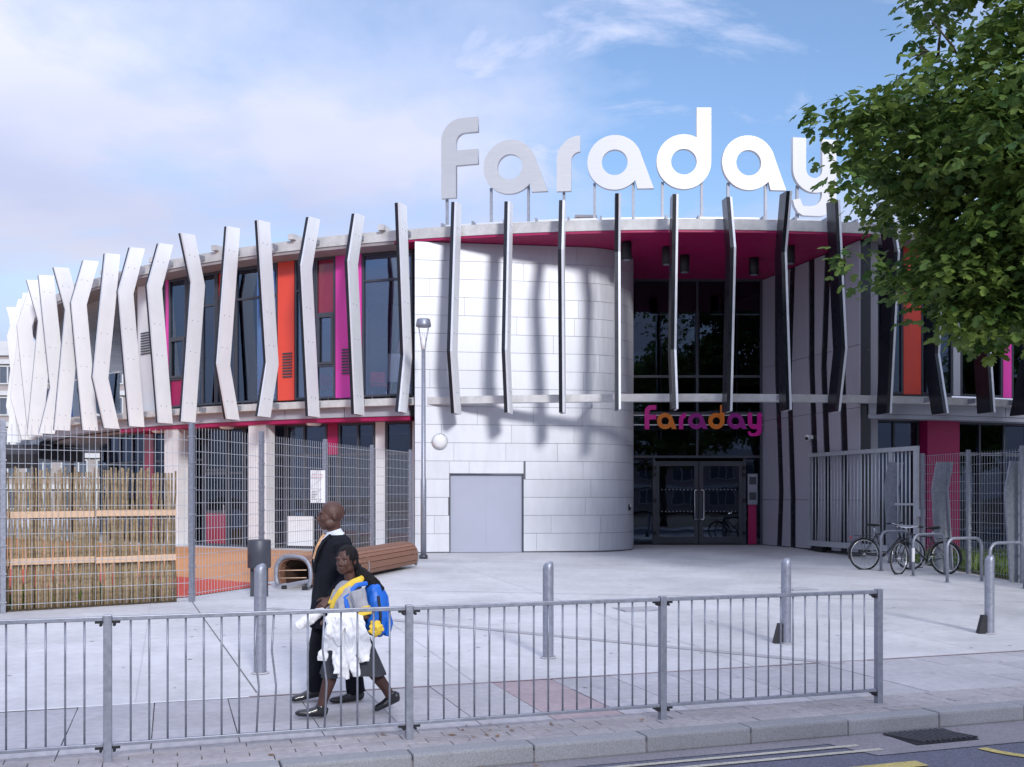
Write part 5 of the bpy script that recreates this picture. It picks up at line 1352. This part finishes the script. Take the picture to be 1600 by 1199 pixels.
# backpack
b = B().tube([(0.205, -0.01, 0.66), (0.215, -0.01, 0.70), (0.225, -0.01, 0.82), (0.215, -0.01, 0.96), (0.19, -0.01, 1.06), (0.17, -0.01, 1.10)], [(0.06, 0.11), (0.10, 0.15), (0.112, 0.16), (0.105, 0.155), (0.075, 0.13), (0.03, 0.07)], 18, up=(1, 0, 0))
bp0 = person_part('backpack', b, 'blue_nylon', GM, None, 0.008, 3, fold=0.014, fs=12)
tag(bp0, 'bright blue backpack on the girl\'s back', 'backpack')
person_part('side_pocket', B().tube([(0.30, -0.03, 0.66), (0.315, -0.03, 0.76), (0.30, -0.03, 0.88)], [(0.03, 0.09), (0.045, 0.11), (0.025, 0.09)], 12, up=(1, 0, 0)), 'blue_nylon', GM, bp0, 0.007, 2)
person_part('strap', B().tube([(0.14, -0.11, 1.10), (0.05, -0.165, 1.09), (-0.045, -0.168, 0.99), (-0.01, -0.165, 0.86), (0.12, -0.13, 0.74)], [(0.010, 0.022)]*5, 8, up=(0, -1, 0.3)), 'blue_nylon', GM, bp0, 0.005, 1)
person_part('zip_strip', B().tube([(0.235, -0.172, 0.70), (0.243, -0.182, 0.84), (0.225, -0.172, 1.0)], [(0.006, 0.012)]*3, 6, up=(0, -1, 0)), 'rubber', GM, bp0, 0)
b = B()
for i in range(16):
    a = i*2.4; q_ = 0.055*math.sqrt(i/15); b.ell((0.20 + q_*math.cos(a), -0.225 - 0.02*math.cos(q_*25), 0.745 + q_*math.sin(a)), (0.022, 0.02, 0.02), 10, 8)
yg = person_part('soft_toy', b, 'yellow_cloth', GM, None, 0.006, 1, fold=0.012, fs=40); tag(yg, 'small yellow woolly bundle hanging from the blue backpack', 'bundle')
# white jacket over the arm
random.seed(8); b = B()
b.tube([(-0.17, -0.215, 0.83), (-0.05, -0.235, 0.845), (0.06, -0.225, 0.835)], [(0.045, 0.04), (0.05, 0.05), (0.04, 0.04)], 12)
for i, (x0, x1, zb, w) in enumerate(((-0.175, -0.215, 0.50, 0.030), (-0.14, -0.165, 0.58, 0.034), (-0.105, -0.125, 0.40, 0.034), (-0.07, -0.065, 0.355, 0.036), (-0.03, -0.02, 0.345, 0.036), (0.005, 0.025, 0.37, 0.034), (0.035, 0.075, 0.47, 0.034), (0.06, 0.125, 0.485, 0.036), (-0.09, -0.10, 0.62, 0.03), (0.02, 0.0, 0.60, 0.03))):
    y0 = -0.245 - 0.018*(i % 3); pts = []
    for k in range(7):
        f_ = k/6; pts.append((x0 + (x1 - x0)*f_ + 0.014*math.sin(5*f_ + i*1.7), y0 + 0.016*math.sin(6*f_ + i*2.3) - 0.01*f_, 0.85 - (0.85 - zb)*f_))
    b.tube(pts, [(0.024, w*0.8), (0.026, w), (0.022, w*1.05), (0.024, w*1.1), (0.020, w*1.15), (0.017, w*1.1), (0.010, w*0.9)], 10, up=(0, 1, 0))
jk = person_part('jacket', b, 'white_cloth', GM, None, 0.006, 1, fold=0.022, fs=20)
tag(jk, 'crumpled white jacket draped over the girl\'s forearm', 'jacket')

# ------------------------------------------------------------------ trees
LEAF = [(0, 0, 0), (0.30, 0.10, 0.02), (0.52, 0.42, -0.05), (0.24, 0.50, 0.03), (0.30, 0.80, -0.03), (0.0, 1.05, -0.10), (-0.30, 0.80, -0.03), (-0.24, 0.50, 0.03), (-0.52, 0.42, -0.05), (-0.30, 0.10, 0.02)]
LF = [(0, 1, 2, 3), (0, 3, 4, 5), (0, 5, 6, 7), (0, 7, 8, 9)]
def make_tree(base, crown_c, crown_r, sprays, per, leaf, label, group, seed, limbs, lobes=None):
    random.seed(seed); base = Vector(base); cc = Vector(crown_c)
    t = thing('tree', base, label, 'tree', group)
    fork = base + Vector((0.05, 0, 3.3))
    obj('trunk', B().tube([base + Vector((0, 0, -0.2)), base + Vector((0, 0, 0.3)), base + Vector((0.03, 0.02, 1.8)), fork, Vector((fork.x, fork.y + 0.2, cc.z))], [0.30, 0.24, 0.20, 0.17, 0.10], 14), 'bark', t)
    ends = []
    lb = B()
    for i in range(limbs):
        a = 2*math.pi*i/limbs + random.uniform(-0.3, 0.3); el_ = random.uniform(-0.15, 0.9)
        tip = cc + Vector((math.cos(a)*math.cos(el_)*crown_r[0], math.sin(a)*math.cos(el_)*crown_r[1], math.sin(el_)*crown_r[2]))*0.66
        st_ = fork + Vector((0, 0, random.uniform(-0.3, 2.0))); mid = st_.lerp(tip, 0.45) + Vector((0, 0, random.uniform(0.1, 0.6)))
        lb.tube([st_, st_.lerp(mid, 0.5) + Vector((random.gauss(0, .12), random.gauss(0, .12), random.gauss(0, .1))), mid, mid.lerp(tip, 0.5) + Vector((random.gauss(0, .2), random.gauss(0, .2), .1)), tip], [0.11, 0.085, 0.06, 0.04, 0.015], 7)
        for j in range(7):
            s0_ = st_.lerp(mid, 1.0).lerp(tip, random.uniform(0.0, 0.95)); e_ = s0_ + Vector((random.gauss(0, 1), random.gauss(0, 1), random.gauss(0.1, 0.6))) * 0.6
            lb.tube([s0_, s0_.lerp(e_, 0.5) + Vector((0, 0, 0.1)), e_], [0.028, 0.018, 0.006], 5)
    obj('limbs', lb, 'bark', t)
    LB = [(Vector(a), b_) for a, b_, w_ in lobes] if lobes else [(cc, crown_r)]
    LW = [w_ for a, b_, w_ in lobes] if lobes else [1]
    vs_, fs, tone = [], [], []
    made = 0
    while made < sprays:
        lc, lr = random.choices(LB, LW)[0]
        d = Vector((random.gauss(0, 1), random.gauss(0, 1), random.gauss(0, 1))).normalized(); rad = random.random() ** 0.42
        p = lc + Vector((d.x*lr[0], d.y*lr[1], d.z*lr[2])) * rad * (0.90 + 0.22*mnoise.noise(d*2.3 + Vector((seed, 0, 0))))
        if mnoise.noise(p*0.62 + Vector((seed*3.1, 5, 1))) < -0.07: continue
        made += 1
        out = (p - cc).normalized(); side = Vector((-out.y, out.x, 0)).normalized() if abs(out.z) < 0.99 else Vector((1, 0, 0))
        ts = min(1, max(0, 0.36 + random.gauss(0, 0.18)))
        R_ = random.uniform(0.28, 0.55)
        for k in range(per):
            a = random.uniform(0, 6.283); q_ = R_ * math.sqrt(random.random())
            pos = p + side*math.cos(a)*q_ + Vector((out.x, out.y, 0))*math.sin(a)*q_ + Vector((0, 0, random.gauss(0, 0.09) - 0.35*q_*q_))
            yd = Vector((math.cos(a + random.gauss(0, .6))*side.x + math.sin(a)*out.x, math.cos(a)*side.y + math.sin(a)*out.y, random.gauss(-0.45, 0.3))).normalized()
            zd = Vector((random.gauss(0, 0.45), random.gauss(0, 0.45), 1)); zd = (zd - yd*zd.dot(yd)).normalized(); xd = yd.cross(zd)
            L = leaf * random.uniform(0.55, 1.35); o_ = len(vs_)
            for x, y, z in LEAF: vs_.append(pos + (xd*x + yd*y + zd*z)*L)
            for f in LF: fs.append([i + o_ for i in f])
            tone += [min(1, max(0, ts + random.gauss(0, 0.17)))]*10
    me = bpy.data.meshes.new('crown'); me.from_pydata([v - cc for v in vs_], [], fs); me.materials.append(MATS['leaf'])
    at = me.attributes.new('tone', 'FLOAT', 'POINT'); at.data.foreach_set('value', tone)
    o = bpy.data.objects.new('crown', me); COL.objects.link(o); place(o, Matrix.Translation(cc), t)
    return t
near = make_tree((10.6, 15.6, gz(10.6, 15.6)), (9.6, 15.4, 8.0), (5.4, 4.0, 3.6), 4700, 19, 0.150, 'leafy maple tree overhanging the plaza at the right edge', None, 12, 16,
                 lobes=[((8.8, 15.1, 6.5), (4.4, 3.3, 2.75), 24), ((9.95, 15.4, 9.5), (4.6, 4.0, 4.2), 21), ((14.0, 15.8, 10.6), (4.6, 4.6, 5.0), 12), ((14.8, 15.4, 7.0), (4.4, 3.8, 3.2), 20),  # last lobe on this line is out of view, added to shade the right wing
                        ((6.0, 14.8, 5.4), (1.25, 1.1, 0.6), 1.3), ((7.5, 14.8, 4.55), (1.3, 1.0, 0.75), 1.5), ((4.95, 14.9, 7.35), (0.7, 0.4, 0.16), 0.18)])
# trees on the far side of the street, seen mirrored in the entrance glass
st0 = make_tree((-9, -17.5, 0), (-9, -17.5, 7.0), (4.6, 4.4, 4.0), 850, 12, 0.24, 'street tree across the road, first of the row', 'trees across the road', 33, 8)
for i, (x, y, s_, nm) in enumerate(((1.5, -16.6, 1.08, 'second'), (11.0, -14.5, 1.12, 'third'), (22, -12.5, 1.1, 'fourth'), (28, 18.5, 0.95, 'on this side, nearest'), (36, 14.5, 1.05, 'on this side, next'), (45, 11, 1.0, 'on this side, farthest'))):
    c = copy_tree(st0, Matrix.Translation((x, y, 0)) @ Matrix.Rotation(1.1*(i + 1), 4, 'Z') @ Matrix.Scale(s_, 4))
    c['label'] = f'street tree across the road, {nm} of the row' if i < 3 else f'street tree beyond the right edge {nm}, mirrored in the dark windows'
    c['group'] = 'trees across the road' if i < 3 else 'street trees beyond the right edge'
